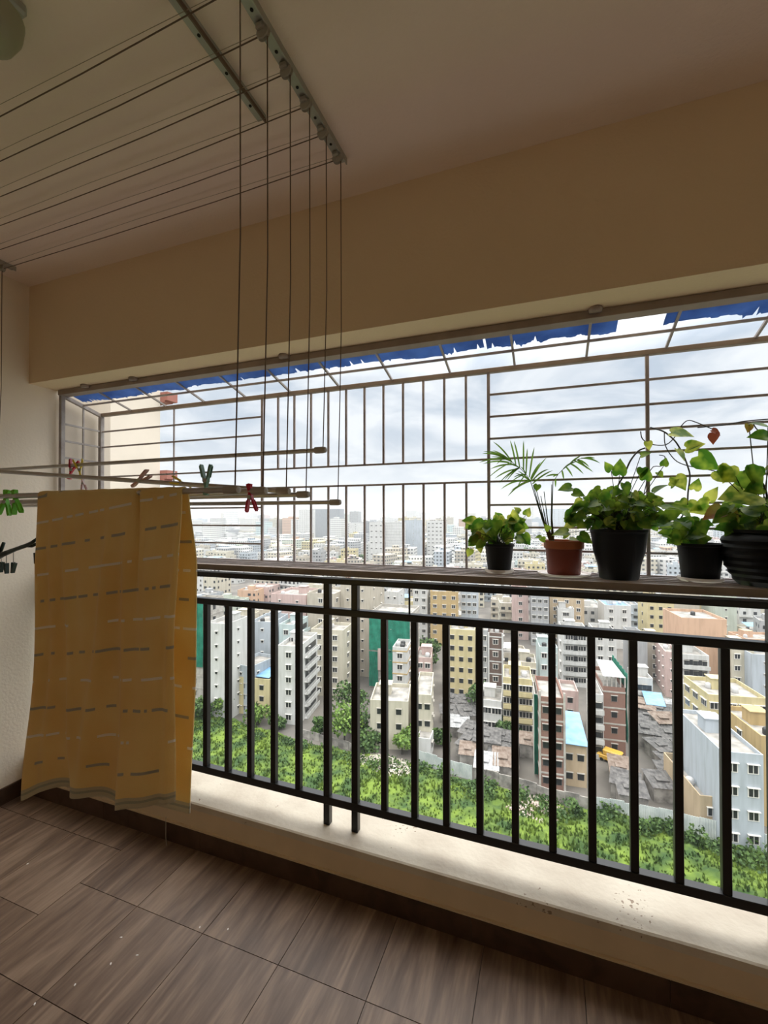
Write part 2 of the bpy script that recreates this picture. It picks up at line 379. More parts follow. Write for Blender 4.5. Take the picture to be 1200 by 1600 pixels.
for y in PYS:
    q=G(); q.lathe([(0,-.006),(.019,-.006),(.014,-.0015),(.014,.0015),(.019,.006),(0,.006)],16,M=Matrix.Translation((.004,y+.02-my3,-.03))@Matrix.Rotation(R(90),4,'X'))
    q.build('pulley_wheel',m_pulley,r3,smooth=True)
# cords: right drop, ceiling run, left drop
ends=[]
ZR=[.062,.066,.069,.066,.213,.049]      # pole end heights, right (from eye level)
ZL=[.062,.028,.225,.062,.213,.055]      # left
names=['nearest to the room','second from the room','third from the room','fourth from the room','fifth from the room, drawn up highest','closest to the railing']
for k,y in enumerate(PYS):
    zr=EYE+ZR[k]; zl=EYE+ZL[k]; xe=PX
    q=G()
    q.tube([(PX+.012,y,RZ-.015),(PX+.013,y+.001,(RZ+zr)/2),(PX,y,zr+.004)],.0017,6)
    q.tube([(PX,y,RZ-.006),(-1.2,y+.008,RZ-.012),(-1.8,y+.012,RZ-.014),(XLR,y+.02,RZ-.006)],.0018,6)
    q.tube([(PX,y+.006,RZ+.010),(-1.6,y+.002,RZ+.012),(XLR,y+.01,RZ+.008)],.0008,5,1)
    q.tube([(XLR,y+.02,RZ-.012),(XLR,y+.02,(RZ+zl)/2),(XLR,y,zl+.004)],.0017,6)
    p=empty('dryer_pole',((XLR+PX)/2,y,(zl+zr)/2)); _l=Vector(p.location); q.v=[tuple(Vector(t)-_l) for t in q.v]
    q.build('cord',[m_rope,m_cordpale],p,smooth=True)
    tag(p,{0:'steel clothes pole nearest the room, with the yellow towel over it',1:'steel clothes pole with a red peg hanging near its grey end cap',
           2:'steel clothes pole sloping down to the right, with a pink peg',3:'steel clothes pole behind the red peg, fourth from the room',
           4:'highest steel clothes pole, with the red and yellow pegs at its left',5:'steel clothes pole closest to the railing, longest to the right'}[k],'clothes pole')
    c0=Vector(p.location); A=Vector((XLR-.05,y,zl))-c0; B=Vector((PX+.012,y,zr))-c0
    if k==4: pass
    d=(B-A).normalized()
    q=G(); q.tube([A,B-d*.03],.0078 if k in(0,1) else .0072,14); q.build('pole',m_alu,p,smooth=True,sharp=40)
    for (E_,s_) in ((B,1),(A,-1)):
        q=G(); dd=d*s_; q.tube([E_-dd*.042,E_-dd*.040,E_-dd*.012,E_-dd*.002,E_],[.0085,.0105,.0108,.0085,.003],14); q.build('end_cap',m_cap,p,smooth=True,sharp=50)

# ---------------------------------------------------------------- towel
def towel_mat():
    m=bpy.data.materials.new('yellow_towelling'); m.use_nodes=True; t=m.node_tree; n=t.nodes; l=t.links; b=n['Principled BSDF']
    def M(op,a,bb=None,cc=None,cl=False):
        k=n.new('ShaderNodeMath'); k.operation=op; k.use_clamp=cl
        for i,v in enumerate((a,bb,cc)):
            if v is None: continue
            if isinstance(v,(int,float)): k.inputs[i].default_value=v
            else: l.new(v,k.inputs[i])
        return k.outputs[0]
    uv=n.new('ShaderNodeUVMap'); s=n.new('ShaderNodeSeparateXYZ'); l.new(uv.outputs[0],s.inputs[0]); u,v=s.outputs[0],s.outputs[1]
    P=.145
    def band(v,off,half):   # lines at off + n*P
        a=M('FRACT',M('DIVIDE',M('SUBTRACT',v,off-P/2),P)); return M('LESS_THAN',M('ABSOLUTE',M('SUBTRACT',a,.5)),half/P)
    nz=n.new('ShaderNodeTexNoise'); nz.noise_dimensions='2D'; nz.inputs['Scale'].default_value=1
    mp=n.new('ShaderNodeCombineXYZ'); l.new(M('MULTIPLY',u,26),mp.inputs[0]); l.new(M('MULTIPLY',M('ROUND',M('DIVIDE',v,P/2)),3.7),mp.inputs[1]); l.new(mp.outputs[0],nz.inputs['Vector']); nz.inputs['Detail'].default_value=1
    dash=M('GREATER_THAN',nz.outputs['Fac'],.47)
    above=M('GREATER_THAN',v,.05)
    wh=M('MULTIPLY',M('MULTIPLY',band(v,.155,.0032),dash),above); gr=M('MULTIPLY',M('MULTIPLY',band(v,.0825,.0035),dash),above)
    hem=M('LESS_THAN',v,.026); hl=M('LESS_THAN',M('ABSOLUTE',M('SUBTRACT',v,.015)),.003)
    nb=n.new('ShaderNodeTexNoise'); nb.inputs['Scale'].default_value=7; l.new(uv.outputs[0],nb.inputs['Vector'])
    rp=n.new('ShaderNodeValToRGB'); rp.color_ramp.elements[0].color=(.90,.66,.25,1); rp.color_ramp.elements[1].color=(.95,.77,.35,1); rp.color_ramp.elements[0].position=.3; rp.color_ramp.elements[1].position=.7; l.new(nb.outputs['Fac'],rp.inputs[0])
    cur=rp.outputs[0]
    for fac,c in ((wh,(.95,.93,.88,1)),(gr,(.46,.44,.38,1)),(hem,(.62,.55,.38,1)),(hl,(.42,.40,.30,1))):
        k=n.new('ShaderNodeMix'); k.data_type='RGBA'; l.new(fac,k.inputs[0]); l.new(cur,k.inputs[6]); k.inputs[7].default_value=c; cur=k.outputs[2]
    l.new(cur,b.inputs['Base Color']); b.inputs['Roughness'].default_value=.95; b.inputs['Sheen Weight'].default_value=.3
    nf=n.new('ShaderNodeTexNoise'); nf.inputs['Scale'].default_value=420; l.new(uv.outputs[0],nf.inputs['Vector']); bp=n.new('ShaderNodeBump'); bp.inputs['Strength'].default_value=.5; bp.inputs['Distance'].default_value=.003
    l.new(nf.outputs['Fac'],bp.inputs['Height']); l.new(bp.outputs[0],b.inputs['Normal'])
    tr=n.new('ShaderNodeBsdfTranslucent'); l.new(cur,tr.inputs[0]); ms=n.new('ShaderNodeMixShader'); ms.inputs[0].default_value=.30
    l.new(b.outputs[0],ms.inputs[1]); l.new(tr.outputs[0],ms.inputs[2]); l.new(ms.outputs[0],n['Material Output'].inputs[0])
    return m
m_towel=towel_mat()
def smooth(a,b,x): t=min(max((x-a)/(b-a),0),1); return t*t*(3-2*t)
def towel():
    NU=150; yp=PYS[0]; zp=EYE+.062; r=.0115
    Wt=.56; rows=[]
    fr=[i/110 for i in range(111)]
    # path parameter: back bottom -> over pole -> front bottom
    path=[]
    for t in reversed(fr): path.append(('b',t))
    for a in (150,120,90,60,30): path.append(('o',a))
    for t in fr: path.append(('f',t))
    vs=[];uvs=[]
    for kind,t in path:
        for i in range(NU+1):
            u=i/NU; X=-1.342+.517*u
            Lf=.815-.075*u+(.012*math.sin(u*11+1)+.006*math.sin(u*23))*smooth(.75,1,t if kind=='f' else 0); Lb0=.815-.075*u; Lb=.80-.015*u
            if kind=='o':
                a=R(t); y=yp-r*math.cos(a)*-1*-1; y=yp-r*math.cos(R(180)-a)*1; y=yp+r*math.cos(R(180)-a)*-1
                y=yp+ r*(-math.cos(a)); y=yp - r*math.cos(a)
                z=zp+r*math.sin(a)+.002*mnoise.noise(Vector((u*12,0,3))); a2=t
                # t=150 is at the back (y larger)
                v=Lf+.01*(t/180)
            else:
                Lx=Lf if kind=='f' else Lb; s=t; z=zp-Lx*t
                flare=smooth(.25,1,t)
                # pleats: ridges running down and fanning out
                amp=smooth(0,.25,t)
                if kind=='f':
                    y=yp-r; c=0
                    for (c0,c1,wd,h) in ((.03,.10,.035,.014),(.22,.40,.035,.016),(.33,.47,.05,.010),(.56,.46,.035,.014),(.66,.72,.04,.012),(.84,.82,.07,.016),(.12,.20,.03,.008),(.99,.97,.03,.012)):
                        cc=c0+(c1-c0)*t; w_=wd*(1+.5*t); c+=h*math.exp(-((u-cc)/w_)**2)
                    y-=c*amp*(1.1+.9*t); y-=.014*flare*math.sin(u*9+.6)*smooth(.5,1,t)
                    y+=.022*math.exp(-((u-.735)/.016)**2)*(1-smooth(.0,.38,t)); y-=.012*math.exp(-((u-.775)/.02)**2)*(1-smooth(.0,.5,t))
                    y+=.007*mnoise.noise(Vector((u*6,t*3,1)))*amp
                    X+=-.045*flare*(1-u)**1.5*smooth(.3,1,t)+.004*math.sin(t*9)*u
                    v=Lb0*(1-t)
                else:
                    y=yp+r+.004+.024*amp*(.35+.65*u)*(1-.75*smooth(.55,1,t))+.004*math.sin(u*17+t)*amp*(1-smooth(.6,1,t)); v=Lb*(1-t)
                    X+=-.04*flare*(1-u)
                    X+=.008*smooth(.85,1,u)*amp*(1-t)
            vs.append((X,y,z)); uvs.append((u*Wt,v))
    # shift everything relative to base point
    base=Vector((-1.085,yp,zp)); g=G(); m=NU+1; fs=[]
    for j in range(len(path)-1):
        for i in range(NU): fs.append((j*m+i,j*m+i+1,(j+1)*m+i+1,(j+1)*m+i))
    g.add([Vector(p)-base for p in vs],fs)
    me=g.mesh('towel',m_towel,True); uvl=me.uv_layers.new(name='UVMap')
    for lp in me.loops: uvl.data[lp.index].uv=uvs[lp.vertex_index]
    o=link('towel',me,None,base); md=o.modifiers.new('s','SOLIDIFY'); md.thickness=.004; md.offset=1
    tag(o,'mustard yellow bath towel with rows of white dashes hung over the pole','towel')
towel()

# ---------------------------------------------------------------- clothes pegs
def peg_mesh(name,material,L_=.07,lean=0):
    pass
PEG={}
def peg(label,col,loc,rx,ry,rz,scale=1.0,open_=22,cat='clothes peg',group=None):
    key=(col,open_)
    if key not in PEG:
        m=mat('%s_peg_plastic'%col[0],col[1],.4,trans=.12)
        arms=[]
        for s in (1,-1):
            q=G(); M=Matrix.Rotation(R(open_/2*s),4,'Y')
            prof=[(-.034,.0045,.006),(-.026,.006,.0055),(-.014,.005,.0035),(0,.006,.0035),(.016,.0062,.0030),(.034,.0072,.0026),(.040,.0060,.0022)]
            vs=[];fs=[]
            for (z,hy,hx) in prof:
                offx=s*.0032+(s*.002 if z<-.02 else 0)
                for (a,b) in ((-1,-1),(1,-1),(1,1),(-1,1)): vs.append(M@Vector((offx+a*hx*.6,b*hy,z)))
            for i in range(len(prof)-1):
                for k in range(4): fs.append((i*4+k,i*4+(k+1)%4,(i+1)*4+(k+1)%4,(i+1)*4+k))
            fs+=[(3,2,1,0),tuple(range((len(prof)-1)*4,len(prof)*4))]
            q.add(vs,fs)
            # raised rim with a slot look on the handle
            for yy in (-.0055,.0055): q.cbox(s*.0062,yy,.022,.002,.0015,.026,M=M)
            q.cbox(s*.0062,0,.036,.002,.011,.003,M=M)
            arms.append(q.mesh('arm',m))
        q=G(); q.lathe([(.0025,-.008),(.0052,-.008),(.0052,.008),(.0025,.008)],12,M=Matrix.Rotation(R(90),4,'X')); sp_=q.mesh('spring',m_rail)
        PEG[key]=(arms,sp_)
    arms,sp_=PEG[key]
    e=empty('clothes_peg',loc); e.rotation_euler=(R(rx),R(ry),R(rz)); e.scale=(scale,)*3
    for a in arms: link('arm',a,e)
    link('spring',sp_,e)
    tag(e,label,cat,group); return e
GRN=('sage',(.22,.42,.32)); RED=('red',(.62,.02,.05)); LIM=('lime',(.18,.62,.03)); YEL=('yellow',(.85,.68,.03)); PNK=('pink',(.62,.38,.36)); DGR=('bottle_green',(.012,.035,.028))
def pk(px,py,k): # point on pole k seen at px,py
    return at(px,py,PYS[k])
p=pk(322,755,0); peg('grey-green peg standing upright on the pole right of the towel',GRN,(p.x,p.y,p.z+.006),0,0,12,1.0,26)
p=pk(392,772,1); peg('red peg hanging below the pole near the end cap',RED,(p.x,p.y-.002,EYE+.062-.012),0,180-6,10,1.0,30)
p=pk(284,757,2); peg('yellow peg half hidden behind the top edge of the towel',YEL,(p.x,p.y,p.z+.004),0,-70,20,.9,24)
p=pk(219,753,2); peg('dusty pink peg lying over the sloping pole above the towel',PNK,(p.x,p.y,p.z+.006),10,58,15,1.1,20)
p=pk(112,735,4); peg('red peg on the highest pole, beside a yellow one',RED,(p.x,p.y,p.z+.002),0,15,30,1.15,30)
p=pk(124,735,4); peg('yellow peg on the highest pole, beside a red one',YEL,(p.x,p.y,p.z+.003),0,-8,50,1.15,30)
p=pk(122,750,4); peg('pale pink peg below the pair of red and yellow pegs',PNK,(p.x,p.y+.02,p.z-.012),0,170,30,.8,24)
p=pk(9,779,0); peg('lime green peg at the left edge of the picture on the nearest pole',LIM,(p.x,p.y,p.z-.010),0,186,20,1.05,34)
p=pk(25,779,0); peg('lime green peg on the nearest pole, just left of the towel',LIM,(p.x,p.y,p.z-.008),0,168,5,1.0,34)

# dark green peg hanger, left edge
hy=.92
hang=empty('peg_hanger',at(0,862,hy)); tag(hang,'dark green plastic hanger arm with small clips at the left edge','peg hanger')
o0=Vector(hang.location)
q=G(); q.tube([at(-60,905,hy)-o0,at(-20,880,hy)-o0,at(5,866,hy)-o0,at(25,858,hy)-o0,at(42,852,hy)-o0,at(50,848,hy)-o0,at(58,841,hy-.01)-o0],[.008,.009,.0085,.0065,.0065,.006,.0035],12)
q.tube([at(40,853,hy)-o0,at(50,853,hy+.006)-o0,at(61,848,hy+.012)-o0],[.005,.0055,.0035],10)
q.tube([at(-6,873,hy)-o0,at(2,858,hy)-o0,at(6,848,hy)-o0],[.006,.006,.005],10)
q.build('arm',m_dg if False else mat('bottle_green_plastic',(.014,.035,.028),.3),hang,smooth=True)
q=G()
top=Vector((at(-60,905,hy).x,hy,EYE+.09))-o0; q.tube([at(-60,905,hy)-o0,Vector((top.x,top.y,top.z-.03)),top,top+Vector((0,-.04,.012)),top+Vector((0,-.085,-.01))],.004,8)
q.build('hook',MT['bottle_green_plastic'],hang,smooth=True)
for (px,py,ry) in ((2,886,6),(10,888,-10),(21,887,14),(57,872,4)):
    P_=at(px,py,hy); Q_=at(px,861 if px<40 else 853,hy); q=G()
    for s in (1,-1):
        M=Matrix.Translation(P_-o0)@Matrix.Rotation(R(ry+9*s),4,'Y'); q.cbox(s*.0028,0,0,.004,.011,.034,M=M)
    ck=q.build('clip',MT['bottle_green_plastic'],hang)
    q=G(); q.tube([P_-o0+Vector((0,0,.01)),Q_-o0+Vector((0,.0,.0))],.0012,5); q.build('link',m_cap,ck)

# ================================================================ POTTED PLANTS
CFZ=EYE-.231                       # top of the cage floor bars
def leaf(g,base,tip,normal,s,m=0,fold=.22,wd=1.0,curl=.18):
    d=Vector(tip).normalized(); n=Vector(normal); n=(n-d*n.dot(d)); n=n.normalized() if n.length>1e-5 else d.orthogonal().normalized(); w=d.cross(n)
    out=[(.02,.0),(-.10,.20),(-.04,.38),(.14,.47),(.36,.46),(.58,.34),(.80,.16),(1.0,0)]
    mid=[.02,.02,.08,.22,.40,.60,.80,1.0]
    B=Vector(base); vs=[]; k=len(out)
    def P(l,ww): return B+d*(l*s)+w*(ww*s*wd)+n*(abs(ww)*fold*s-curl*l*l*s)
    for l in mid: vs.append(P(l,0))
    for l,ww in out: vs.append(P(l,ww))
    for l,ww in out: vs.append(P(l,-ww))
    fs=[]
    for i in range(k-1):
        fs.append((i,i+1,k+i+1,k+i)); fs.append((i+1,i,2*k+i,2*k+i+1))
    fs=[f for f in fs]
    g.add(vs,fs,m)
TOCAM=lambda p: (Vector((0,0,EYE))-Vector(p)).normalized()
def rvec(rr): return Vector((rr.uniform(-1,1),rr.uniform(-1,1),rr.uniform(-1,1)))
def pothos(pot,ctr,lst,rr,fmats,petr=.0013,sway=.02):
    """lst: (base point, tip direction, size, material) ; petioles run from ctr to each leaf"""
    o0=Vector(pot.location); g=G(); st=G()
    for (b,d,s,mi) in lst:
        n=TOCAM(b)*.8+Vector((0,0,.5))+rvec(rr)*.5
        leaf(g,b-o0,d,n,s,mi,fold=rr.uniform(.1,.35),wd=rr.uniform(.85,1.05),curl=rr.uniform(.05,.3))
        if ctr is not None:
            c=ctr+Vector((rr.uniform(-.02,.02),rr.uniform(-.02,.02),0)); mid=(c+b)/2+Vector((0,0,.012))
            st.tube([c-o0,mid-o0,b-o0],petr,4,caps=False)
    fo=g.build('foliage',fmats,pot,smooth=True)
    if ctr is not None: st.build('stems',m_stem,pot)
    return fo
def saucer(x,y,r,label,h=.014):
    g=G(); g.lathe([(0,0),(r*.86,0),(r*.97,h*.4),(r,h),(r*.96,h),(r*.9,h*.45),(0,h*.4)],36)
    o=g.build('plant_saucer',m_saucer,None,smooth=True,loc=(x,y,CFZ),sharp=40); tag(o,label,'saucer'); return CFZ+h*.45
def pot(x,y,z,prof,label,material,cat='potted plant',name='potted_plant',fn=None,rim=None,n=40,soil=None):
    e=empty(name,(x,y,z)); tag(e,label,cat)
    g=G(); g.lathe(prof,n,fn=fn); g.build('pot',material,e,smooth=True,sharp=35)
    if rim: g=G(); g.lathe(rim,n); g.build('rim',MT['terracotta_rim'],e,smooth=True,sharp=35)
    zs_=max(p[1] for p in prof); rs=[p[0] for p in prof if p[1]>zs_-.02]
    g=G(); r_=min(r for r in rs if r>.02) if soil is None else soil
    g.lathe([(0,zs_-.022),(r_,zs_-.022),(r_*.7,zs_-.012),(0,zs_-.010)],24); g.build('soil',m_soil,e,smooth=True)
    return e
# --- plant 1: small black pot
rr=random.Random(21)
P1=at(780,888,1.885); z1=saucer(P1.x,P1.y,.060,'small white saucer under the leftmost black pot')
p1=pot(P1.x,P1.y,z1,[(0,0),(.042,0),(.046,.004),(.057,.100),(.061,.102),(.061,.112),(.056,.112),(.054,.095),(0,.095)],'small black pot of drooping pothos, leftmost of the five plants',m_pot)
c=Vector((P1.x,P1.y,z1+.105)); lst=[]
for i in range(62):
    px=rr.uniform(742,812); py=rr.uniform(812,848)-8*(abs(px-780)<25); b=at(px,py,P1.y+rr.uniform(-.06,.05)); d=Vector(((px-778)/45+rr.uniform(-.5,.5),rr.uniform(-.4,.3),rr.uniform(-.9,.25))); lst.append((b,d,rr.uniform(.030,.055),rr.choice([0,0,0,1])))
for (px,py,dx,dz,s,mi) in ((742,815,-.8,.15,.055,1),(752,838,-.9,-.4,.06,2),(750,850,.1,-.9,.04,1),(735,858,-.3,-1,.035,1),(805,812,-.2,.9,.045,1),(822,805,.4,.8,.035,1),(812,800,-.5,.5,.03,1),(818,835,.5,-.9,.05,0),(800,825,.7,.1,.05,0)):
    lst.append((at(px,py,P1.y-.03),Vector((dx,-.2,dz)),s,mi))
pothos(p1,c,lst,rr,[m_leaf,m_leafy,m_leafo])
# --- plant 2: terracotta pot with a parlour palm
mat('terracotta_rim',(.42,.13,.05),.5,trans=.15)
P2=at(881,893,1.88); z2=saucer(P2.x,P2.y,.098,'wide white saucer under the terracotta pot',.010)
p2=pot(P2.x,P2.y,z2,[(0,0),(.058,0),(.061,.004),(.068,.104),(.066,.104),(.064,.09),(0,.09)],'terracotta-coloured pot with a slender young palm, between two black pots',m_terra,rim=[(.068,.100),(.074,.102),(.075,.132),(.070,.132),(.068,.104)],soil=.064)
o0=Vector(p2.location); st=G(); fr=G()
cc=at(864,843,P2.y)
def frond(tipjoint,leaflets,root,curve=.02):
    J=at(tipjoint[0],tipjoint[1],P2.y+rr.uniform(-.02,.02)); mid=(root+J)/2+Vector((curve*.4,0,0)); st.tube([root-o0,mid-o0,J-o0],[.0030,.0022,.0016],6)
    return J
def blade(a,b,w0,sag=.0):
    A=Vector(a);B=Vector(b); d=(B-A); s=TOCAM(A).cross(d).normalized(); n=8; vs=[];fs=[]; sg=rr.uniform(.10,.2)*d.length
    for i in range(n):
        t=i/(n-1); wdt=w0*(.35+1.1*t)*(1-t)**.75 if t<1 else 0
        p_=A+d*t+Vector((0,0,sg*4*t*(1-t)*.5)); vs+=[p_-s*wdt-o0,p_+TOCAM(A)*wdt*.4-o0,p_+s*wdt-o0]
    for i in range(n-1): fs+=[(3*i,3*i+1,3*i+4,3*i+3),(3*i+1,3*i+2,3*i+5,3*i+4)]
    fr.add(vs,fs)
base=Vector((cc.x,cc.y,z2+.10))
J1=(829,752)
rach=[(829,752),(822,741),(812,731),(800,722),(790,715)]
tips1=[(770,690),(765,705),(753,709),(748,723),(754,725),(766,733),(773,748),(782,765),(793,776),(797,688),(803,689),(818,688),(824,700),(835,698),(854,715),(864,735),(858,733),(845,722)]
starts=[(800,722),(796,720),(792,718),(790,717),(795,722),(800,726),(806,733),(820,751),(824,752),(806,726),(812,730),(818,735),(822,740),(827,746),(829,752),(832,756),(831,752),(829,748)]
root2=base
for (a,b) in zip(starts,tips1): blade(at(a[0],a[1],P2.y-.01),at(b[0],b[1],P2.y+rr.uniform(-.05,.05)),.0060)
for q_ in range(22):
    t=rr.random(); a=rach[rr.randint(0,4)]; b=(a[0]+rr.uniform(-38,-8),a[1]+rr.uniform(-18,30)); blade(at(a[0],a[1],P2.y),at(b[0],b[1],P2.y+rr.uniform(-.04,.04)),.0045)
st.tube([at(x,y,P2.y)-o0 for x,y in rach],.0012,5)
rach2=[(865,752),(872,741),(884,729),(897,720),(908,716),(918,717)]
st.tube([at(x,y,P2.y)-o0 for x,y in rach2],.0012,5)
for (a,b) in (((872,741),(864,745)),((878,735),(881,750)),((884,729),(895,745)),((890,724),(912,741)),((897,720),(927,738)),((902,718),(921,730)),((908,716),(938,724)),((912,716),(930,716)),((890,725),(908,712)),((872,742),(852,745)),((868,748),(868,762)),((880,733),(900,722)),((902,719),(918,733))):
    blade(at(a[0],a[1],P2.y),at(b[0],b[1],P2.y+rr.uniform(-.03,.05)),.0062)
for (x,y) in ((829,752),(833,758),(838,765),(850,768),(862,757),(864,752),(845,775)):
    J=at(x,y,P2.y); m1=J.lerp(base,.55)+Vector((-.004,0,0)); st.tube([base+Vector((rr.uniform(-.006,.006),0,-.01))-o0,m1-o0,J-o0],[.0035,.0024,.0015],6)
st.tube([base+Vector((0,0,-.02))-o0,base+Vector((0,0,.03))-o0],[.009,.006],8)
st.build('stems',m_stem,p2,smooth=True); fr.build('fronds',m_palm,p2,smooth=True)
lst=[]
for (px,py,dx,dz,s) in ((858,828,-.3,.4,.03),(846,840,-.6,.1,.025),(840,757,-.1,-.6,.03),(880,838,.5,.2,.03),(890,842,.8,.0,.035),(852,843,-.9,0,.025)): lst.append((at(px,py,P2.y-.03),Vector((dx,-.2,dz)),s,0))
pothos(p2,None,lst,rr,[m_leaf])
# --- plant 3: large black pot of bushy pothos
rr=random.Random(5)
P3=at(967,902,1.845); p3=pot(P3.x,P3.y,CFZ,[(r_*.9,z_) for r_,z_ in [(0,0),(.070,0),(.074,.005),(.080,.05),(.096,.10),(.105,.165),(.107,.172),(.108,.173),(.108,.182),(.101,.182),(.099,.16),(0,.16)]],'big round-shouldered black pot of bushy green pothos, third plant from the left',m_pot)
c=Vector((P3.x,P3.y,CFZ+.17)); lst=[]
for i in range(190):
    a=rr.uniform(0,PI); rad=rr.random()**.6; px=965+72*rad*math.cos(a)+rr.uniform(-6,6); py=822-62*rad*math.sin(a)**.8
    if py<745: continue
    b=at(px,py,P3.y+rr.uniform(-.09,.07)); d=Vector(((px-965)/60+rr.uniform(-.8,.8),rr.uniform(-.5,.4),rr.uniform(-1,.1)))
    lst.append((b,d,rr.uniform(.030,.048),0 if rr.random()<.85 else 1))
for (px,py,dx,dz,s) in ((893,762,-.9,-.1,.05),(895,770,.9,-.2,.045),(895,800,-.6,-.9,.05),(888,832,-.9,.0,.06),(905,836,.9,-.5,.055),(900,815,-.8,.3,.045),(1001,712,.4,.1,.035),(1004,731,-.1,-.6,.04),(1008,750,.1,.6,.045),(968,742,0,.9,.06),(975,755,.3,-.9,.05),(955,735,-.6,.8,.04),(1035,795,.9,.1,.055),(1042,805,.9,.3,.05),(1022,770,.5,.5,.05),(1037,728,.2,.9,.03)):
    lst.append((at(px,py,P3.y-.04),Vector((dx,-.2,dz)),s,0))
pothos(p3,c,lst,rr,[m_leaf,m_leafy],petr=.0016)
def vine(pt,pxs,Y,r=.0022):
    g=G(); o0=Vector(pt.location); P=[at(x,y,Y+.01*math.sin(i*1.7)) for i,(x,y) in enumerate(pxs)]
    Q=[]
    for i in range(len(P)-1):
        p0=P[max(i-1,0)];p1_=P[i];p2_=P[i+1];p3_=P[min(i+2,len(P)-1)]
        for t in (0,.25,.5,.75): Q.append(.5*((2*p1_)+(p2_-p0)*t+(2*p0-5*p1_+4*p2_-p3_)*t*t+(3*p1_-p0-3*p2_+p3_)*t**3)-o0)
    Q.append(P[-1]-o0); g.tube(Q,r,6); g.build('vine',m_vine,pt,smooth=True)
YV=1.955
vine(p3,[(955,815),(958,775),(975,742),(985,720),(997,705),(1008,700)],1.90,.0032)
vine(p3,[(1000,800),(1016,735),(1034,728),(1039,714),(1030,711)],1.93,.0016)
# --- plant 4: black pot with saucer, trailing variegated stems
rr=random.Random(9)
P4=at(1094,900,1.875); z4=saucer(P4.x,P4.y,.071,'small white saucer under the black pot between the two big pots')
p4=pot(P4.x,P4.y,z4,[(0,0),(.054,0),(.057,.004),(.069,.116),(.073,.118),(.073,.128),(.068,.128),(.065,.110),(0,.110)],'plain tapered black pot with climbing pothos, second plant from the right',m_pot)
c=Vector((P4.x,P4.y,z4+.115)); lst=[]
for i in range(30):
    px=rr.uniform(1045,1095); py=rr.uniform(812,848); b=at(px,py,P4.y+rr.uniform(-.05,.05)); d=Vector((rr.uniform(-.9,.9),rr.uniform(-.4,.3),rr.uniform(-1,.4))); lst.append((b,d,rr.uniform(.04,.055),0))
for (px,py,dx,dz,s,mi) in ((1084,843,.9,.15,.055,0),(1072,835,.9,.0,.06,0),(1045,797,.9,.2,.06,0),(1048,842,-.5,.2,.04,0)): lst.append((at(px,py,P4.y-.03),Vector((dx,-.2,dz)),s,mi))
pothos(p4,c,lst,rr,[m_leaf,m_leafy])
lst=[]
for (px,py,dx,dz,s,mi) in ((1048,676,.95,-.12,.075,1),(1012,690,.1,-.8,.035,1),(1058,702,.3,-.6,.055,1),(1072,700,.45,.1,.06,1),(1090,712,.55,-.6,.085,0),(1078,700,.4,.2,.045,0),(1055,745,.3,-.5,.062,1),(1048,760,.3,.4,.04,1),(1084,765,.25,.7,.045,1),(1062,782,.1,-.3,.045,1),(1075,788,.7,-.3,.05,1),(1108,788,-.8,-.35,.075,1),(1108,782,.3,.9,.055,1),(1028,738,.2,-.3,.03,0),(1060,798,.5,-.3,.055,0)):
    lst.append((at(px,py,YV-.02),Vector((dx,-.3,dz)),s,mi))
pothos(p4,None,lst,rr,[m_leaf,m_leafy])
vine(p4,[(1065,845),(1062,815),(1073,795),(1075,770),(1078,745),(1075,730),(1068,712),(1057,692),(1045,680),(1034,673),(1016,668)],YV,.0028)
vine(p4,[(1001,674),(1004,686),(1018,694),(1040,695),(1055,682),(1065,665),(1075,657),(1088,660),(1112,670)],YV,.002)
vine(p4,[(1038,676),(1040,697),(1054,718),(1072,727),(1098,732),(1125,738)],YV,.0018)
lst=[(at(1117,677,YV),Vector((-.2,-.2,-.9)),.045,0),(at(1112,672,YV),Vector((.9,-.2,-.6)),.035,0)]
pothos(p4,None,lst,rr,[m_leafr])
# --- plant 5: big ridged black pot, cut by the right edge
P5=at(1197,913,1.83)
prof=[(0,0),(.075,0),(.080,.006)]
for i in range(1,15):
    t=i/15; prof.append((.080+.042*math.sin(PI*min(t*.75,.62))+ (.0035 if i%2 else -.0015),.006+.165*t))
prof+=[(.102,.172),(.106,.176),(.106,.186),(.099,.186),(.095,.165),(0,.165)]
p5=pot(P5.x,P5.y,CFZ,prof,'big bulging ridged black pot at the right edge of the picture',m_pot,n=48)
c=Vector((P5.x,P5.y,CFZ+.175)); lst=[]; rr=random.Random(31)
for i in range(34):
    px=rr.uniform(1140,1215); py=rr.uniform(785,825); b=at(px,py,P5.y+rr.uniform(-.08,.06)); d=Vector(((px-1180)/50+rr.uniform(-.5,.5),rr.uniform(-.4,.3),rr.uniform(-.9,.3))); lst.append((b,d,rr.uniform(.045,.07),rr.choice([0,0,1])))
for (px,py,dx,dz,s,mi) in ((1135,737,-.1,-.9,.0,1),(1120,735,.6,-.5,.07,1),(1140,728,-.3,-.9,.062,1),(1162,735,.4,-.8,.09,0),(1178,730,-.1,-.8,.062,0),(1182,772,-.95,-.05,.115,1),(1190,760,-.7,-.2,.06,0),(1130,797,-.9,-.35,.07,2),(1138,800,.3,-.7,.05,2),(1200,735,.6,.5,.05,1),(1170,663,-.1,-.8,.03,2),(1200,668,-.9,.3,.06,0),(1200,682,-.9,.1,.06,0),(1188,820,-.7,.15,.07,1)):
    if s: lst.append((at(px,py,P5.y-.02),Vector((dx,-.25,dz)),s,mi))
pothos(p5,c,lst,rr,[m_leaf,m_leafy,m_leafo],petr=.0018)
vine(p5,[(1182,825),(1198,790),(1196,765),(1186,750),(1170,745)],P5.y-.02,.0035)
vine(p5,[(1090,668),(1130,664),(1165,658),(1200,655),(1240,652)],YV,.0022)
vine(p5,[(1176,660),(1184,672),(1200,678),(1225,690)],YV-.01,.002)

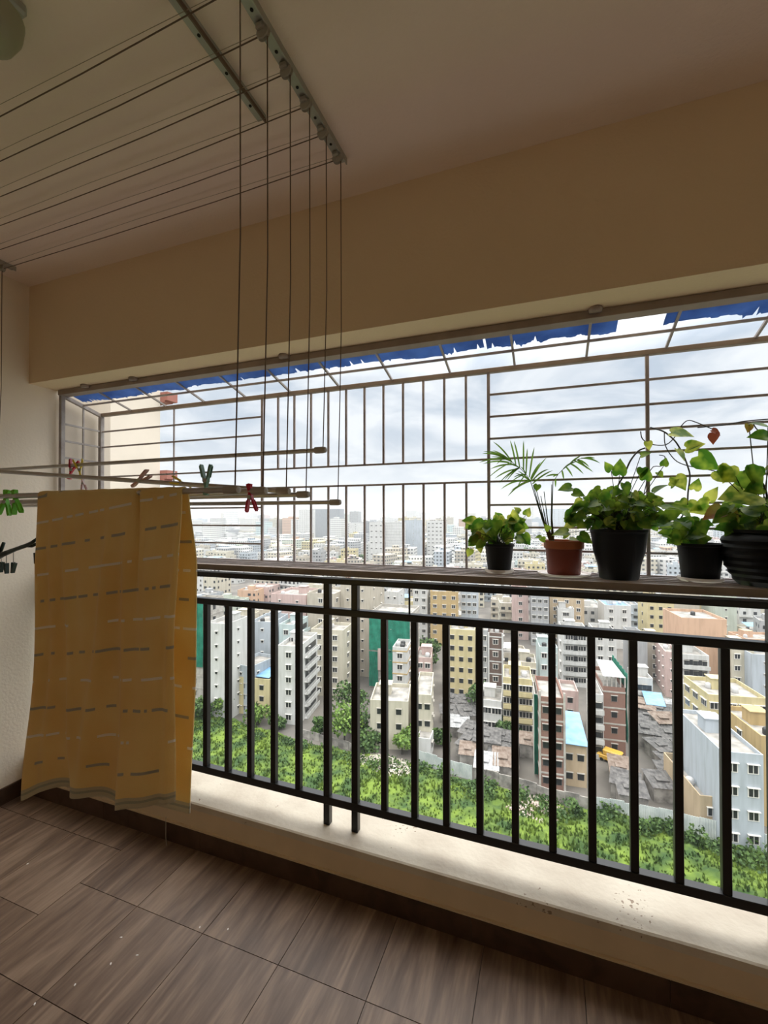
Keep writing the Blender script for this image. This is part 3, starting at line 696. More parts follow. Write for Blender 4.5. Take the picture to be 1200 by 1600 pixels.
# lamp on the ceiling, upper left
lm=empty('ceiling_lamp',(-1.31,.655,CZ)); tag(lm,'pale ceiling lamp with a rounded shade in the upper left corner','ceiling lamp')
g=G(); g.bbox(-.11,.11,-.09,.05,-.03,0,.006); g.build('mount_plate',m_rail,lm)
g=G(); g.lathe([(.0,-.118),(.03,-.114),(.058,-.095),(.074,-.062),(.078,-.030),(.0,-.028)],28,c=(.03,.0,0)); g.build('lamp_shade',mat('frosted_shade',(.42,.40,.27),.35,trans=.2),lm,smooth=True,sharp=50)
g=G(); g.lathe([(0,-.124),(.007,-.122),(.009,-.115),(0,-.112)],12,c=(.03,0,0)); g.build('finial',m_rail,lm,smooth=True)

# thin thread hanging from the towel down to the floor
g=G(); a=Vector((-1.655,1.562,.112)); g.tube([a,a+Vector((.004,-.004,-.05)),a+Vector((.012,-.012,-.08)),a+Vector((.025,-.02,-.110))],.0012,5)
tag(g.build('thread',m_cap),'short white thread hanging over the dark skirting onto the floor','thread')
# specks of plaster on the tiles
rr=random.Random(2)
for (px,py) in ((312,1449),(356,1452),(189,1465),(214,1493),(173,1506),(117,1539),(54,1569),(43,1350)):
    P_=atz(px,py,0); g=G(); g.lathe([(0,0),(.0035,0),(.003,.0015),(0,.002)],7,fn=lambda r,z,a:r*(1+.4*math.sin(a*2+px)))
    tag(g.build('plaster_crumb',m_saucer,loc=(P_.x,P_.y,0)),'tiny white plaster crumb on the brown floor tiles','crumb','plaster crumbs on the floor')

# ================================================================ THE CITY BELOW
def bmat(name,c,rough=.85,var=.06):
    """painted plaster with rain streaks"""
    m=bpy.data.materials.new(name); m.use_nodes=True; t=m.node_tree; n=t.nodes; l=t.links; b=n['Principled BSDF']; b.inputs['Roughness'].default_value=rough
    tc=n.new('ShaderNodeTexCoord'); mp=n.new('ShaderNodeMapping'); mp.inputs['Scale'].default_value=(1.1,1.1,.14); l.new(tc.outputs['Object'],mp.inputs[0])
    a=n.new('ShaderNodeTexNoise'); a.inputs['Scale'].default_value=1.0; a.inputs['Detail'].default_value=6; l.new(mp.outputs[0],a.inputs['Vector'])
    r=n.new('ShaderNodeValToRGB'); r.color_ramp.elements[0].position=.34; r.color_ramp.elements[1].position=.55
    r.color_ramp.elements[0].color=(c[0]*.83,c[1]*.83,c[2]*.81,1); r.color_ramp.elements[1].color=(*c,1); l.new(a.outputs['Fac'],r.inputs[0]); l.new(r.outputs[0],b.inputs['Base Color'])
    MT[name]=m; return m
PAL=dict(white=(.62,.62,.60),cream=(.60,.55,.42),yellow=(.64,.54,.26),pink=(.60,.42,.38),grey=(.40,.41,.42),blue=(.46,.52,.58),peach=(.66,.40,.24),beige=(.52,.46,.36),tan=(.56,.42,.25),
         brown=(.16,.10,.075),aqua=(.50,.62,.62),ochre=(.55,.38,.14),palegreen=(.50,.56,.46),slate=(.27,.29,.31))
for k,v in PAL.items():
    gr_=sum(v)/3; v=tuple((c*.82+gr_*.18)*.80 for c in v); PAL[k]=v; bmat(k+'_plaster',v)
m_roofc=mat('concrete_roof',(.17,.165,.15),.9,col2=(.33,.31,.285),scale=.5)
m_conc=mat('bare_concrete',(.30,.28,.25),.9,col2=(.42,.40,.36),scale=.8)
m_wfr=mat('white_window_frame',(.62,.60,.56),.6); m_wdk=mat('window_pane',(.02,.022,.024),.3)
m_tank=mat('white_water_tank',(.45,.45,.45),.5); m_tankb=mat('black_water_tank',(.02,.02,.02),.5)
m_bsheet=mat('blue_roof_sheet',(.13,.28,.48),.5,col2=(.20,.38,.58),scale=.6); m_net=mat('green_netting',(.0,.115,.07),.8,col2=(.01,.19,.12),scale=.6)
def brick_mat():
    m=bpy.data.materials.new('raw_brick'); m.use_nodes=True; t=m.node_tree; n=t.nodes; l=t.links
    tc=n.new('ShaderNodeTexCoord'); br=n.new('ShaderNodeTexBrick'); mp=n.new('ShaderNodeMapping'); mp.inputs['Rotation'].default_value=(R(90),0,0)
    sp=n.new('ShaderNodeSeparateXYZ'); cb=n.new('ShaderNodeCombineXYZ'); ad=n.new('ShaderNodeMath'); l.new(tc.outputs['Object'],sp.inputs[0]); l.new(sp.outputs[0],ad.inputs[0]); l.new(sp.outputs[1],ad.inputs[1])
    l.new(ad.outputs[0],cb.inputs[0]); l.new(sp.outputs[2],cb.inputs[1]); l.new(cb.outputs[0],br.inputs['Vector'])
    br.inputs['Color1'].default_value=(.22,.10,.07,1); br.inputs['Color2'].default_value=(.16,.075,.055,1); br.inputs['Mortar'].default_value=(.24,.18,.15,1); br.inputs['Scale'].default_value=2.2; br.inputs['Mortar Size'].default_value=.03
    l.new(br.outputs[0],n['Principled BSDF'].inputs['Base Color']); n['Principled BSDF'].inputs['Roughness'].default_value=.9; MT['raw_brick']=m; return m
m_brick=brick_mat()
# shared window meshes (front faces look along local -y)
def winmesh(w_,h_,fr=.14,bars=1):
    g=G(); g.box(-w_/2-fr,w_/2+fr,-.07,.0,-h_/2-fr,h_/2+fr,0); g.box(-w_/2,w_/2,-.085,-.02,-h_/2,h_/2,1)
    for i in range(bars): x=-w_/2+w_*(i+1)/(bars+1); g.box(x-.05,x+.05,-.10,-.08,-h_/2,h_/2,0)
    g.box(-w_/2-fr-.1,w_/2+fr+.1,-.35,0,h_/2+fr,h_/2+fr+.08,0)
    return g
WM=dict(std=winmesh(1.2,1.15).mesh('window',[m_wfr,m_wdk]),small=winmesh(.6,.6,.1,0).mesh('window',[m_wfr,m_wdk]),plain=winmesh(1.1,1.2,.03,0).mesh('window',[m_conc,m_wdk]),wide=winmesh(2.0,1.2,.12,2).mesh('window',[m_wfr,m_wdk]))
_t=G(); _t.lathe([(0,0),(.62,0),(.65,.06),(.65,.9),(.5,1.1),(.22,1.22),(0,1.25)],14); TANKM=_t.mesh('water_tank',m_tank,True); TANKB=_t.mesh('water_tank',m_tankb,True)
CUR=[]
def hd(px): d=ray(px,807); return Vector((d.x,d.y))
def place(x0,x1,side,yt,yb,rot,base=GZ):
    xc=x1 if side=='R' else x0; xo=x0 if side=='R' else x1
    Cn=atz(xc,yb,base); r=ray(xc,yb); dist=math.hypot(Cn.x,Cn.y); rt=ray(xc,yt); ztop=EYE+rt.z/math.hypot(rt.x,rt.y)*dist
    u=Vector((math.cos(R(rot)),math.sin(R(rot)))); s=-1 if side=='R' else 1
    d=hd(xo); # Cn + s*t*u = k*d
    a,b,c_,e=s*u.x,-d.x,s*u.y,-d.y; det=a*e-b*c_; t=(-Cn.x*e+b*Cn.y)/det
    t=abs(t); org=Vector((Cn.x,Cn.y))+(u*(s*t/2)); return org,t,ztop
def front_windows(e,wid,hgt,nf,nfl,style,y=0,z0=0,fh=None,xoff=0,skip=()):
    fh=fh or hgt/nfl
    for i in range(nf):
        for j in range(nfl):
            if (i,j) in skip: continue
            x=-wid/2+wid*(i+.5)/nf+xoff; link('window',WM[style],e,(x,y,z0+fh*(j+.55)))
def side_windows(e,wid,dep,nf,nfl,style,side,hgt):
    fh=hgt/nfl
    for i in range(nf):
        for j in range(nfl):
            yy=dep*(i+.5)/nf; link('window',WM[style],e,(wid/2 if side=='R' else -wid/2,yy,fh*(j+.55)),R(90) if side=='R' else R(-90))
def building(label,x0,x1,side,yt,yb,dep,rot,col,nf=2,ns=2,style='std',balc=None,tanks=1,room=True,base=GZ,par=.9,roof=None,side_col=None,fl=3.1,cat='building',windows=True,bands=False,sty2=None):
    org,wid,zt=place(x0,x1,side,yt,yb,rot,base); H=zt-base
    e=empty('building',(org.x,org.y,base),R(rot)); tag(e,label,cat)
    wm=MT.get(col) or MT[col+'_plaster']; hb_=max(H-par,.5)
    g=G(); g.box(-wid/2,wid/2,0,dep,-3,hb_,0)
    t=.18
    for (a,b,c,d) in ((-wid/2,wid/2,0,t),(-wid/2,wid/2,dep-t,dep),(-wid/2,-wid/2+t,t,dep-t),(wid/2-t,wid/2,t,dep-t)): g.box(a,b,c,d,hb_,H,0)
    g.build('walls',wm,e)
    g=G(); g.box(-wid/2+t,wid/2-t,t,dep-t,hb_,hb_+.05); g.build('roof_deck',roof or m_roofc,e)
    nfl=max(1,int(round((H-par)/fl)))
    if bands:
        g=G()
        for j in range(1,nfl+1): z=hb_*j/nfl; g.box(-wid/2-.08,wid/2+.08,-.08,dep+.08,z-.3,z)
        g.build('floor_bands',m_conc if bands is True else MT[bands],e)
    if windows:
        if nf: front_windows(e,wid,hb_,nf,nfl,style)
        if ns: side_windows(e,wid,dep,ns,nfl,sty2 or style,side,hb_)
    if balc:
        for j in range(nfl):
            z=hb_*j/nfl; g=G()
            if 'f' in balc:
                g.box(-wid/2,wid/2,-.9,0,z+.0,z+.15); g.box(-wid/2,wid/2,-.95,-.85,z+.0,z+1.0); g.box(-wid*.42,wid*.42,-.04,.0,z+1.0,z+2.4,1)
            if 's' in balc:
                sx=1 if side=='R' else -1; X=lambda a,b:(min(sx*a,sx*b),max(sx*a,sx*b))
                a,b=X(wid/2,wid/2+.9); g.box(a,b,dep*.25,dep*.95,z,z+.15); a,b=X(wid/2+.82,wid/2+.92); g.box(a,b,dep*.25,dep*.95,z,z+1.0); a,b=X(wid/2,wid/2+.05); g.box(a,b,dep*.3,dep*.9,z+1.0,z+2.5,1)
            g.build('balcony',[wm,m_wdk],e)
    rr=random.Random(int(x0*7+yt*3))
    if room and wid>3.5 and dep>5:
        g=G(); rx=rr.uniform(-.2,.2)*wid; g.box(rx-1.3,rx+1.3,dep*.5,dep*.5+2.6,hb_,hb_+2.3); g.box(rx-1.5,rx+1.5,dep*.5-.2,dep*.5+2.8,hb_+2.3,hb_+2.45); g.build('stair_room',wm,e)
    for k in range(tanks):
        link('water_tank',TANKM if rr.random()<.7 else TANKB,e,(rr.uniform(-.35,.35)*wid,dep*rr.uniform(.2,.8),hb_+.05))
    px=[p for p in (x0,x1)]; CUR.append((x0-3,x1+(3 if side=='L' else 22),yt,yb,org.length)); e['_w']=wid; del e['_w']
    CURFP.append((org.x,org.y,max(wid,dep)*.75,dep,R(rot),wid))
    return e,wid,H,hb_,nfl
CURFP=[]
def net(e,x0,x1,y0,y1,z0,z1,name='green_net'):
    """scaffold netting: a slack folded sheet"""
    g=G(); n=26; vs=[];fs=[]; A=Vector((x0,y0));B=Vector((x1,y1)); nrm=Vector((B.y-A.y,A.x-B.x)).normalized()*1; 
    for j in range(9):
        for i in range(n+1):
            p=A.lerp(B,i/n)+nrm*(.35+.12*math.sin(i*1.3+j)+.1*mnoise.noise(Vector((i*.5,j*.6,z0)))); vs.append((p.x,p.y,z0+(z1-z0)*j/8))
    m=n+1
    for j in range(8):
        for i in range(n): fs.append((j*m+i,j*m+i+1,(j+1)*m+i+1,(j+1)*m+i))
    g.add(vs,fs); o=g.build(name,m_net,e); md=o.modifiers.new('s','SOLIDIFY'); md.thickness=.04; return o
Bd=building
# front rows, left to right
e,wd_,H,hb_,nfl=Bd('half-built block wrapped in green net just right of the hanging towel',290,318,'R',940,1112,9,8,'bare_concrete',1,1,'plain',tanks=0,room=False,bands=True)
net(e,-wd_/2,wd_/2,0,0,hb_*.42,H+1)
Bd('tall narrow white block with tiny square windows, first right of the netted block',322,355,'R',975,1128,9,5,'white',1,1,'small',tanks=1)
Bd('pale cream block with a raised terrace behind the narrow white block',338,376,'R',968,1075,12,10,'cream',1,1,'std')
Bd('low blue-grey house with a flat mossy roof beside the yellow house',362,392,'R',1042,1118,10,-6,'blue',1,2,'small',tanks=0,room=False)
e,wd_,H,hb_,_n=Bd('small yellow house with a blue sheet on its roof at the edge of the field',373,421,'R',1062,1120,9,6,'yellow',2,1,'plain',tanks=0,room=False)
g=G(); g.add([(-wd_*.1,1.2,H+.1),(wd_*.42,1.0,H-.0),(wd_*.42,7,H+.9),(-wd_*.05,7.2,H+1.0)],[(0,1,2,3)]); o=g.build('blue_sheet',m_bsheet,e); md=o.modifiers.new('s','SOLIDIFY'); md.thickness=.08
Bd('blank slate-blue block rising behind the yellow house',392,428,'R',972,1085,11,12,'blue',1,0,'small',tanks=1)
Bd('light blue block with side balconies between the slate block and the white corner block',436,458,'R',976,1085,11,8,'aqua',1,1,'std','s')
Bd('long pink block with a set-back roof storey in the middle distance',424,478,'R',930,1052,14,6,'pink',2,1,'small',tanks=2)
Bd('tall beige slab beside the long pink block',480,522,'R',928,1062,13,4,'beige',1,3,'std',tanks=1,room=False)
Bd('second beige slab with slit windows, left of the big green net',532,578,'R',912,1058,16,4,'beige',2,2,'small',tanks=1,room=False)
Bd('cream yellow building just behind the white corner block',486,536,'R',985,1090,9,8,'cream',2,1,'std')
Bd('pink and white five-storey block with balconies, right of the white corner block',520,536,'R',1008,1085,12,14,'pink',1,0,'std','s')
Bd('white five-storey corner block with stacked side balconies above the field',434,468,'R',1010,1133,13,10,'white',1,1,'std','s',tanks=2,sty2='small')
e,wd_,H,hb_,nfl=Bd('large building under construction wrapped in torn green net',577,641,'R',960,1080,13,4,'bare_concrete',1,1,'plain',tanks=0,room=False,bands=True)
net(e,-wd_/2,wd_/2,0,0,hb_*.52,H+.6); net(e,-wd_/2,-wd_*.28,0,0,.4,hb_*.50); net(e,-wd_*.05,wd_/2,0,0,.4,hb_*.51)
g=G(); g.box(-wd_*.28,-wd_*.05,-.5,0,hb_*.25,hb_*.55); g.build('bare_wall',MT['pink_plaster'],e)
Bd('white four-storey house with ochre trim and roof tanks in front of the big green net',613,636,'R',1012,1106,8,8,'white',1,1,'std',tanks=3,bands='ochre_plaster',room=False)
Bd('pink-fronted block with a clean white side, between two railing bars',650,674,'R',1028,1098,10,12,'pink',2,0,'std',tanks=1)
Bd('cream house with a blank side and two small windows above the rubble',578,638,'R',1096,1172,10,14,'cream',2,0,'plain',tanks=1)
Bd('cream stepped house with an arched terrace, right of the blank-sided cream house',648,674,'R',1086,1172,14,12,'cream',2,2,'plain',tanks=0)
Bd('low white garage by the fence in front of the stepped cream house',650,672,'R',1155,1186,4,4,'white',0,1,'plain',tanks=0,room=False,par=.3)
Bd('pale yellow five-storey block with scattered grilled windows',699,742,'R',985,1092,11,5,'yellow',3,0,'plain',tanks=2)
Bd('narrow grey strip building with dark window bays, beside the brown block',750,762,'R',985,1090,9,4,'grey',1,0,'std',tanks=0)
e,wd_,H,hb_,nfl=Bd('brown block framed in white with paired white windows',762,786,'R',990,1092,9,4,'brown',1,1,'std',tanks=1,bands='white_plaster')
g=G()
for x in (-wd_/2-.1,wd_/2-.3): g.box(x,x+.4,-.3,.3,0,H)
g.build('white_frame',MT['white_plaster'],e)
Bd('white block with lacy grille openings and a pink ground floor',751,784,'R',1096,1147,8,4,'white',2,0,'wide',tanks=0)
Bd('pale yellow apartment block with full-width balconies',785,832,'R',1062,1150,9,5,'yellow',3,1,'wide','f',tanks=1)
e,wd_,H,hb_,_n=Bd('slim shaft draped in green net, left of the bare brick building',833,842,'R',1085,1213,7,4,'bare_concrete',0,0,tanks=0,room=False)
net(e,-wd_/2,wd_/2,0,0,.5,H)
Bd('aqua and white house with a roof terrace above the bare brick building',842,872,'R',1012,1092,9,8,'aqua',2,1,'std')
Bd('cream penthouse with yellow parapet behind the balconied yellow block',808,838,'R',1036,1100,8,5,'cream',2,0,'wide')
e,wd_,H,hb_,nfl=Bd('bare brick building with concrete posts beside the blue-roofed house',844,880,'L',1088,1232,11,6,'raw_brick',2,0,'plain',tanks=0,room=False,bands=True)
g=G()
for x in (-wd_/2,0,wd_/2): g.box(x-.18,x+.18,-.12,.1,0,H+1)
g.build('column',m_conc,e)
e,wd_,H,hb_,nfl=Bd('plain tan house under a sky-blue sheet roof',881,914,'L',1160,1226,10,5,'tan',2,0,'plain',tanks=0,room=False)
g=G(); g.add([(-wd_/2-.3,-.5,H+.1),(wd_/2+.3,-.5,H),(wd_/2+.3,10.5,H+1.6),(-wd_/2-.3,10.5,H+1.7)],[(0,1,2,3)]); o=g.build('blue_roof_sheet',m_bsheet,e); md=o.modifiers.new('s','SOLIDIFY'); md.thickness=.1
Bd('low house with a maroon roof band behind the blue-roofed house',878,902,'L',1078,1140,7,5,'pink',1,0,'plain',tanks=0,room=False)
Bd('white block with louvred balconies in the centre right of the view',880,918,'L',983,1070,10,6,'white',2,1,'wide','f',tanks=2)
Bd('white apartment block with square windows above the brick building with green net',930,962,'L',985,1068,10,6,'white',2,1,'std',tanks=2)
Bd('narrow white house with stacked balconies left of the brick building',927,941,'L',1084,1182,9,4,'white',1,0,'plain','f',tanks=0,room=False)
e,wd_,H,hb_,nfl=Bd('five-storey bare brick building topped by a white shed',943,975,'L',1072,1178,13,5,'raw_brick',1,0,'plain',tanks=0,room=False,bands=True)
g=G()
for i in range(6): g.box(-wd_/2+wd_*i/5-.12 if i else -wd_/2,-wd_/2+wd_*i/5+.12,.1,.4,H,H+2.2)
g.build('column',m_conc,e); g=G(); g.add([(-wd_/2,-.2,H+2.2),(wd_/2,-.2,H+2.2),(wd_/2-.6,9,H+2.8),(-wd_/2+.3,9,H+2.9)],[(0,1,2,3)]); o=g.build('shed_roof',m_tank,e); md=o.modifiers.new('s','SOLIDIFY'); md.thickness=.1
net(e,wd_/2,wd_/2,0,13,hb_*.2,H+3)
Bd('small white house with staggered balconies left of the shanty roofs',994,1018,'L',1058,1104,8,6,'white',1,1,'plain','f',tanks=1)
Bd('tall grey slab with a bare side beside the street',990,1010,'L',992,1068,10,8,'grey',0,0,tanks=0,room=False)
Bd('beige-pink building along the narrow street',1012,1034,'L',1000,1062,12,2,'beige',1,3,'std',tanks=0)
Bd('pink and white building on the far side of the narrow street',1040,1058,'L',1018,1088,18,0,'pink',1,4,'small',tanks=1)
Bd('ruined-looking white terrace building in front of the peach block',1066,1106,'L',1022,1092,10,6,'white',3,1,'plain','f',tanks=0)
Bd('big peach block with a notched top in the right middle distance',1066,1134,'L',965,1070,14,8,'peach',0,0,tanks=1,room=False)
e,wd_,H,hb_,_n=Bd('box-shaped site hidden by smooth green netting, right of the street',1072,1108,'L',1072,1140,8,6,'bare_concrete',0,0,tanks=0,room=False)
net(e,-wd_/2,wd_/2,0,0,.3,H+.2)
Bd('bright yellow building with strip balconies beside the green box',1108,1196,'L',1085,1185,11,9,'yellow',4,3,'wide',tanks=2)
Bd('cream and yellow block with one red-framed window, upper right',1144,1176,'L',1012,1090,10,8,'cream',2,1,'std',tanks=1)
Bd('smooth blue-grey block at the upper right edge',1176,1215,'L',1022,1100,11,8,'blue',1,1,'small')
Bd('grey-blue five-storey block with white paired windows at the right by the field',1129,1189,'L',1174,1326,15,9,'blue',2,0,'std',tanks=0,par=.7)
Bd('cream house with a cluttered walled terrace by the white fence',1094,1128,'L',1243,1303,13,10,'tan',1,1,'std',tanks=2,room=False,par=1.3)
Bd('golden yellow house with an orange window surround at the far right edge',1191,1240,'L',1150,1290,12,9,'ochre',1,1,'std')
# the band of roofs between the two upper rails
Bd('pink gabled-looking block in the band between the top and middle rails',800,826,'R',922,1000,12,6,'pink',1,1,'std',tanks=1)
Bd('grey ribbed slab next to the pink block under the top rail',829,858,'R',918,1010,12,4,'grey',3,0,'std',tanks=0)
Bd('tan block with a cream edge under the top rail, right of the grey slab',859,912,'L',918,1005,13,4,'tan',3,0,'std',tanks=0)
Bd('small white louvred house in front of the tan block',872,896,'L',950,1012,9,4,'white',1,1,'wide')
Bd('pale yellow block with a stepped parapet, left of the peach block',1012,1052,'L',940,1012,12,6,'yellow',3,1,'plain',tanks=2)
Bd('grey-brown slab behind the stepped pale yellow block',1050,1092,'L',925,1000,12,6,'beige',0,0,tanks=0)
Bd('pale green slab in the band right of the peach block',1118,1150,'L',930,1010,12,6,'palegreen',1,0,'small',tanks=0)
Bd('white and grey block with a long blue roof sheet under the rail',945,985,'L',945,1012,12,6,'white',2,0,'std',tanks=2,roof=m_bsheet)
Bd('pale tiered white building just above the torn green net',582,622,'R',925,1020,12,6,'white',4,1,'small',tanks=2)
Bd('white block with three columns of windows left of the ochre house',645,668,'R',905,1005,10,6,'white',2,1,'std',tanks=1)
Bd('ochre house with a curved parapet beneath the top rail',672,716,'R',925,1010,11,10,'ochre',3,1,'std',tanks=2)
Bd('pale grey block with one blue wall beneath the top rail',720,746,'R',912,1000,11,6,'blue',3,0,'std',tanks=1)

# named towers on the skyline
Bd('hazy white twin tower left of the glass tower on the skyline',467,485,'R',796,850,22,6,'white',5,2,'std',fl=3.4,tanks=0)
Bd('dark blue glass tower on the hazy skyline',487,531,'R',795,846,26,6,'slate',0,0,tanks=0,room=False)
Bd('slim grey tower right of the blue glass tower',546,560,'R',799,848,20,6,'grey',4,0,'wide',fl=4,tanks=0)
Bd('white office block with dark window bands below the slim tower',528,561,'R',817,850,26,6,'white',3,0,'wide',bands='grey_plaster',fl=4,tanks=0)
Bd('pale grey tower dotted with small dark windows in the middle of the skyline',577,599,'R',816,880,20,6,'white',3,1,'wide',fl=6,tanks=0)
Bd('white tower with horizontal floor stripes, right of the dotted tower',602,628,'R',816,880,20,6,'white',0,0,bands='grey_plaster',tanks=1)
Bd('smooth blue-grey tower right of the striped tower',632,660,'R',813,876,20,8,'blue',1,2,'small',fl=4,tanks=0)
Bd('white tower with dark slot and balcony stacks, left of the small black pot',667,692,'R',814,876,20,8,'white',4,1,'wide',fl=4.5,tanks=0)
Bd('pale hazy tower cluster seen through the palm, left part',798,835,'R',791,835,30,6,'white',6,0,'wide',fl=5,tanks=0)
Bd('pale hazy tower cluster seen through the palm, right part',850,890,'L',795,838,30,6,'blue',6,0,'wide',fl=5,tanks=0)

# the tower's own wing, left
wg=empty('tower_wing',(-14.1,12.97,GZ)); tag(wg,'cream wing of the apartment tower with brick-red ledges behind the left end of the cage','building')
g=G(); g.box(-14,0,-9,0,-2,75); g.build('walls',m_ext,wg)
m_red=mat('brick_red_paint',(.30,.12,.09),.8)
for k in range(-12,6):
    z=51.55+3.03*k; g=G(); g.box(-.6,.36,.002,.5,z-.08,z+.25); g.box(-.5,.22,.002,.40,z-.14,z-.08); g.build('ledge',m_red,wg)

# ---------------------------------------------------------------- generic crowd of houses (up to 240 singles)
def overl(px0,px1,yt,yb,dist):
    for (a,b,t,bb,dd) in CUR:
        if dist<dd+4 and px1>a and px0<b and yb>t and yt<bb and yt<bb-2: return True
    return False
names_=list(('white','cream','yellow','pink','grey','blue','peach','beige','palegreen','aqua')); wts=[30,16,8,6,9,7,4,12,3,4]
rr=random.Random(12); occ=[(a,b,c) for a,b,c,*_ in CURFP]; cnt=0; tries=0
def fwd(px,D): d=ray(px,807); return Vector((d.x,d.y))*D
NAMES=dict(white='off-white',cream='cream',yellow='pale yellow',pink='pale pink',grey='grey',blue='pale blue-grey',peach='peach',beige='beige',palegreen='pale green',aqua='pale aqua')
while cnt<240 and tries<24000:
    tries+=1
    px=rr.uniform(295,1230); D=118*(520/118)**(rr.random()**.8); P_=fwd(px,D); s=11 if D<200 else 15
    wd_=rr.uniform(7,12)*(1 if D<230 else 1.35); dp=rr.uniform(8,13)*(1 if D<230 else 1.3); r_=math.hypot(wd_,dp)*.5
    ctr=Vector((P_.x,P_.y+dp/2))
    if any((ctr.x-a)**2+(ctr.y-b)**2<(r_*.88+c*.72)**2 for a,b,c in occ): continue
    H=rr.choice([6.5,9.5,9.5,12.6,12.6,15.7,18.8 if D>200 else 12.6]); 
    ppm=F/D; yb=807+50/D*F; yt=807+(50-H)/D*F
    if overl(px-wd_*ppm/2,px+wd_*ppm/2,yt,yb,P_.length): continue
    # keep the street clear
    if abs(px-(1030-(D-110)*.06))<7 and D<230: continue
    col=rr.choices(names_,wts)[0]; rot=R(rr.choice([4,6,8,10,-8,14])); nfl=max(1,int(H/3.1))
    g=G(); par=.8; hb_=H-par
    g.box(-wd_/2,wd_/2,-dp/2,dp/2,-3,hb_,0); t=.2
    for (a,b,c,d) in ((-wd_/2,wd_/2,-dp/2,-dp/2+t),(-wd_/2,wd_/2,dp/2-t,dp/2),(-wd_/2,-wd_/2+t,-dp/2,dp/2),(wd_/2-t,wd_/2,-dp/2,dp/2)): g.box(a,b,c,d,hb_,H,0)
    g.box(-wd_/2+t,wd_/2-t,-dp/2+t,dp/2-t,hb_,hb_+.04,1)
    nw=max(2,int(wd_/2.6)); nd=max(2,int(dp/2.8)); bal=rr.random()<.45
    for j in range(nfl):
        z=hb_/nfl*(j+.5)
        for i in range(nw):
            if rr.random()<.12: continue
            x=-wd_/2+wd_*(i+.5)/nw; ww=rr.choice([.5,.6,.8]); g.box(x-ww,x+ww,-dp/2-.05,-dp/2,z-.6,z+.65,2)
        for i in range(nd):
            y=-dp/2+dp*(i+.5)/nd
            if rr.random()<.2: continue
            for sx in (-1,1): g.box(min(sx*wd_/2,sx*(wd_/2+.05)),max(sx*wd_/2,sx*(wd_/2+.05)),y-.55,y+.55,z-.55,z+.65,2)
        if bal: zb=hb_/nfl*j; g.box(-wd_/2,wd_/2*rr.uniform(-.2,1),-dp/2-.9,-dp/2,zb,zb+.15,0); g.box(-wd_/2,0,-dp/2-.95,-dp/2-.85,zb,zb+.95,0)
    x=rr.uniform(-.2,.2)*wd_
    if rr.random()<.7: g.box(x-1.4,x+1.4,0,2.8,hb_,hb_+2.3,0)
    if rr.random()<.25: g.add([(-wd_*.4,-dp*.4,H+1.2),(wd_*.1,-dp*.4,H+1.3),(wd_*.1,dp*.1,H+1.9),(-wd_*.4,dp*.1,H+1.8)],[(0,1,2,3)],rr.choice([4,3,3]))
    for k in range(rr.randint(0,3)): xx=rr.uniform(-.4,.4)*wd_; yy=rr.uniform(-.4,.4)*dp; g.lathe([(0,0),(.6,0),(.6,.9),(.3,1.2),(0,1.2)],8,3,c=(xx,yy,hb_))
    o=g.build('house_block',[MT[col+'_plaster'],m_roofc,m_wdk,m_tank,m_bsheet],loc=(ctr.x,ctr.y,GZ),rot=rot)
    occ.append((ctr.x,ctr.y,r_)); cnt+=1
    far='in the crowded district nearer the fence' if D<180 else ('in the dense middle distance below the horizon' if D<320 else 'among the hazy rows below the skyline')
    tag(o,'%s flat-roofed block %s'%(NAMES[col],far),'building','%s blocks %s'%(NAMES[col],far))
print('blocks',cnt,tries)

# far city, uncountable: one object
def far_mat():
    m=bpy.data.materials.new('far_facades'); m.use_nodes=True; t=m.node_tree; n=t.nodes; l=t.links; b=n['Principled BSDF']; b.inputs['Roughness'].default_value=.9
    at_=n.new('ShaderNodeAttribute'); at_.attribute_name='tone'
    tc=n.new('ShaderNodeTexCoord'); sp=n.new('ShaderNodeSeparateXYZ'); l.new(tc.outputs['Object'],sp.inputs[0])
    def M(op,a,bb=None):
        k=n.new('ShaderNodeMath'); k.operation=op
        for i,v in enumerate((a,bb)):
            if v is None: continue
            if isinstance(v,(int,float)): k.inputs[i].default_value=v
            else: l.new(v,k.inputs[i])
        return k.outputs[0]
    fz=M('FRACT',M('DIVIDE',sp.outputs[2],3.2)); fx=M('FRACT',M('DIVIDE',M('ADD',sp.outputs[0],M('MULTIPLY',sp.outputs[1],.9)),3.3))
    wv=M('MULTIPLY',M('LESS_THAN',M('ABSOLUTE',M('SUBTRACT',fz,.5)),.22),M('LESS_THAN',M('ABSOLUTE',M('SUBTRACT',fx,.5)),.26))
    ge=n.new('ShaderNodeNewGeometry'); s2=n.new('ShaderNodeSeparateXYZ'); l.new(ge.outputs['Normal'],s2.inputs[0]); wv=M('MULTIPLY',wv,M('LESS_THAN',M('ABSOLUTE',s2.outputs[2]),.5))
    k=n.new('ShaderNodeMix'); k.data_type='RGBA'; l.new(wv,k.inputs[0]); l.new(at_.outputs['Color'],k.inputs[6]); k.inputs[7].default_value=(.06,.065,.07,1); l.new(k.outputs[2],b.inputs['Base Color'])
    return m
g=G(); tones=[]; rr=random.Random(44)
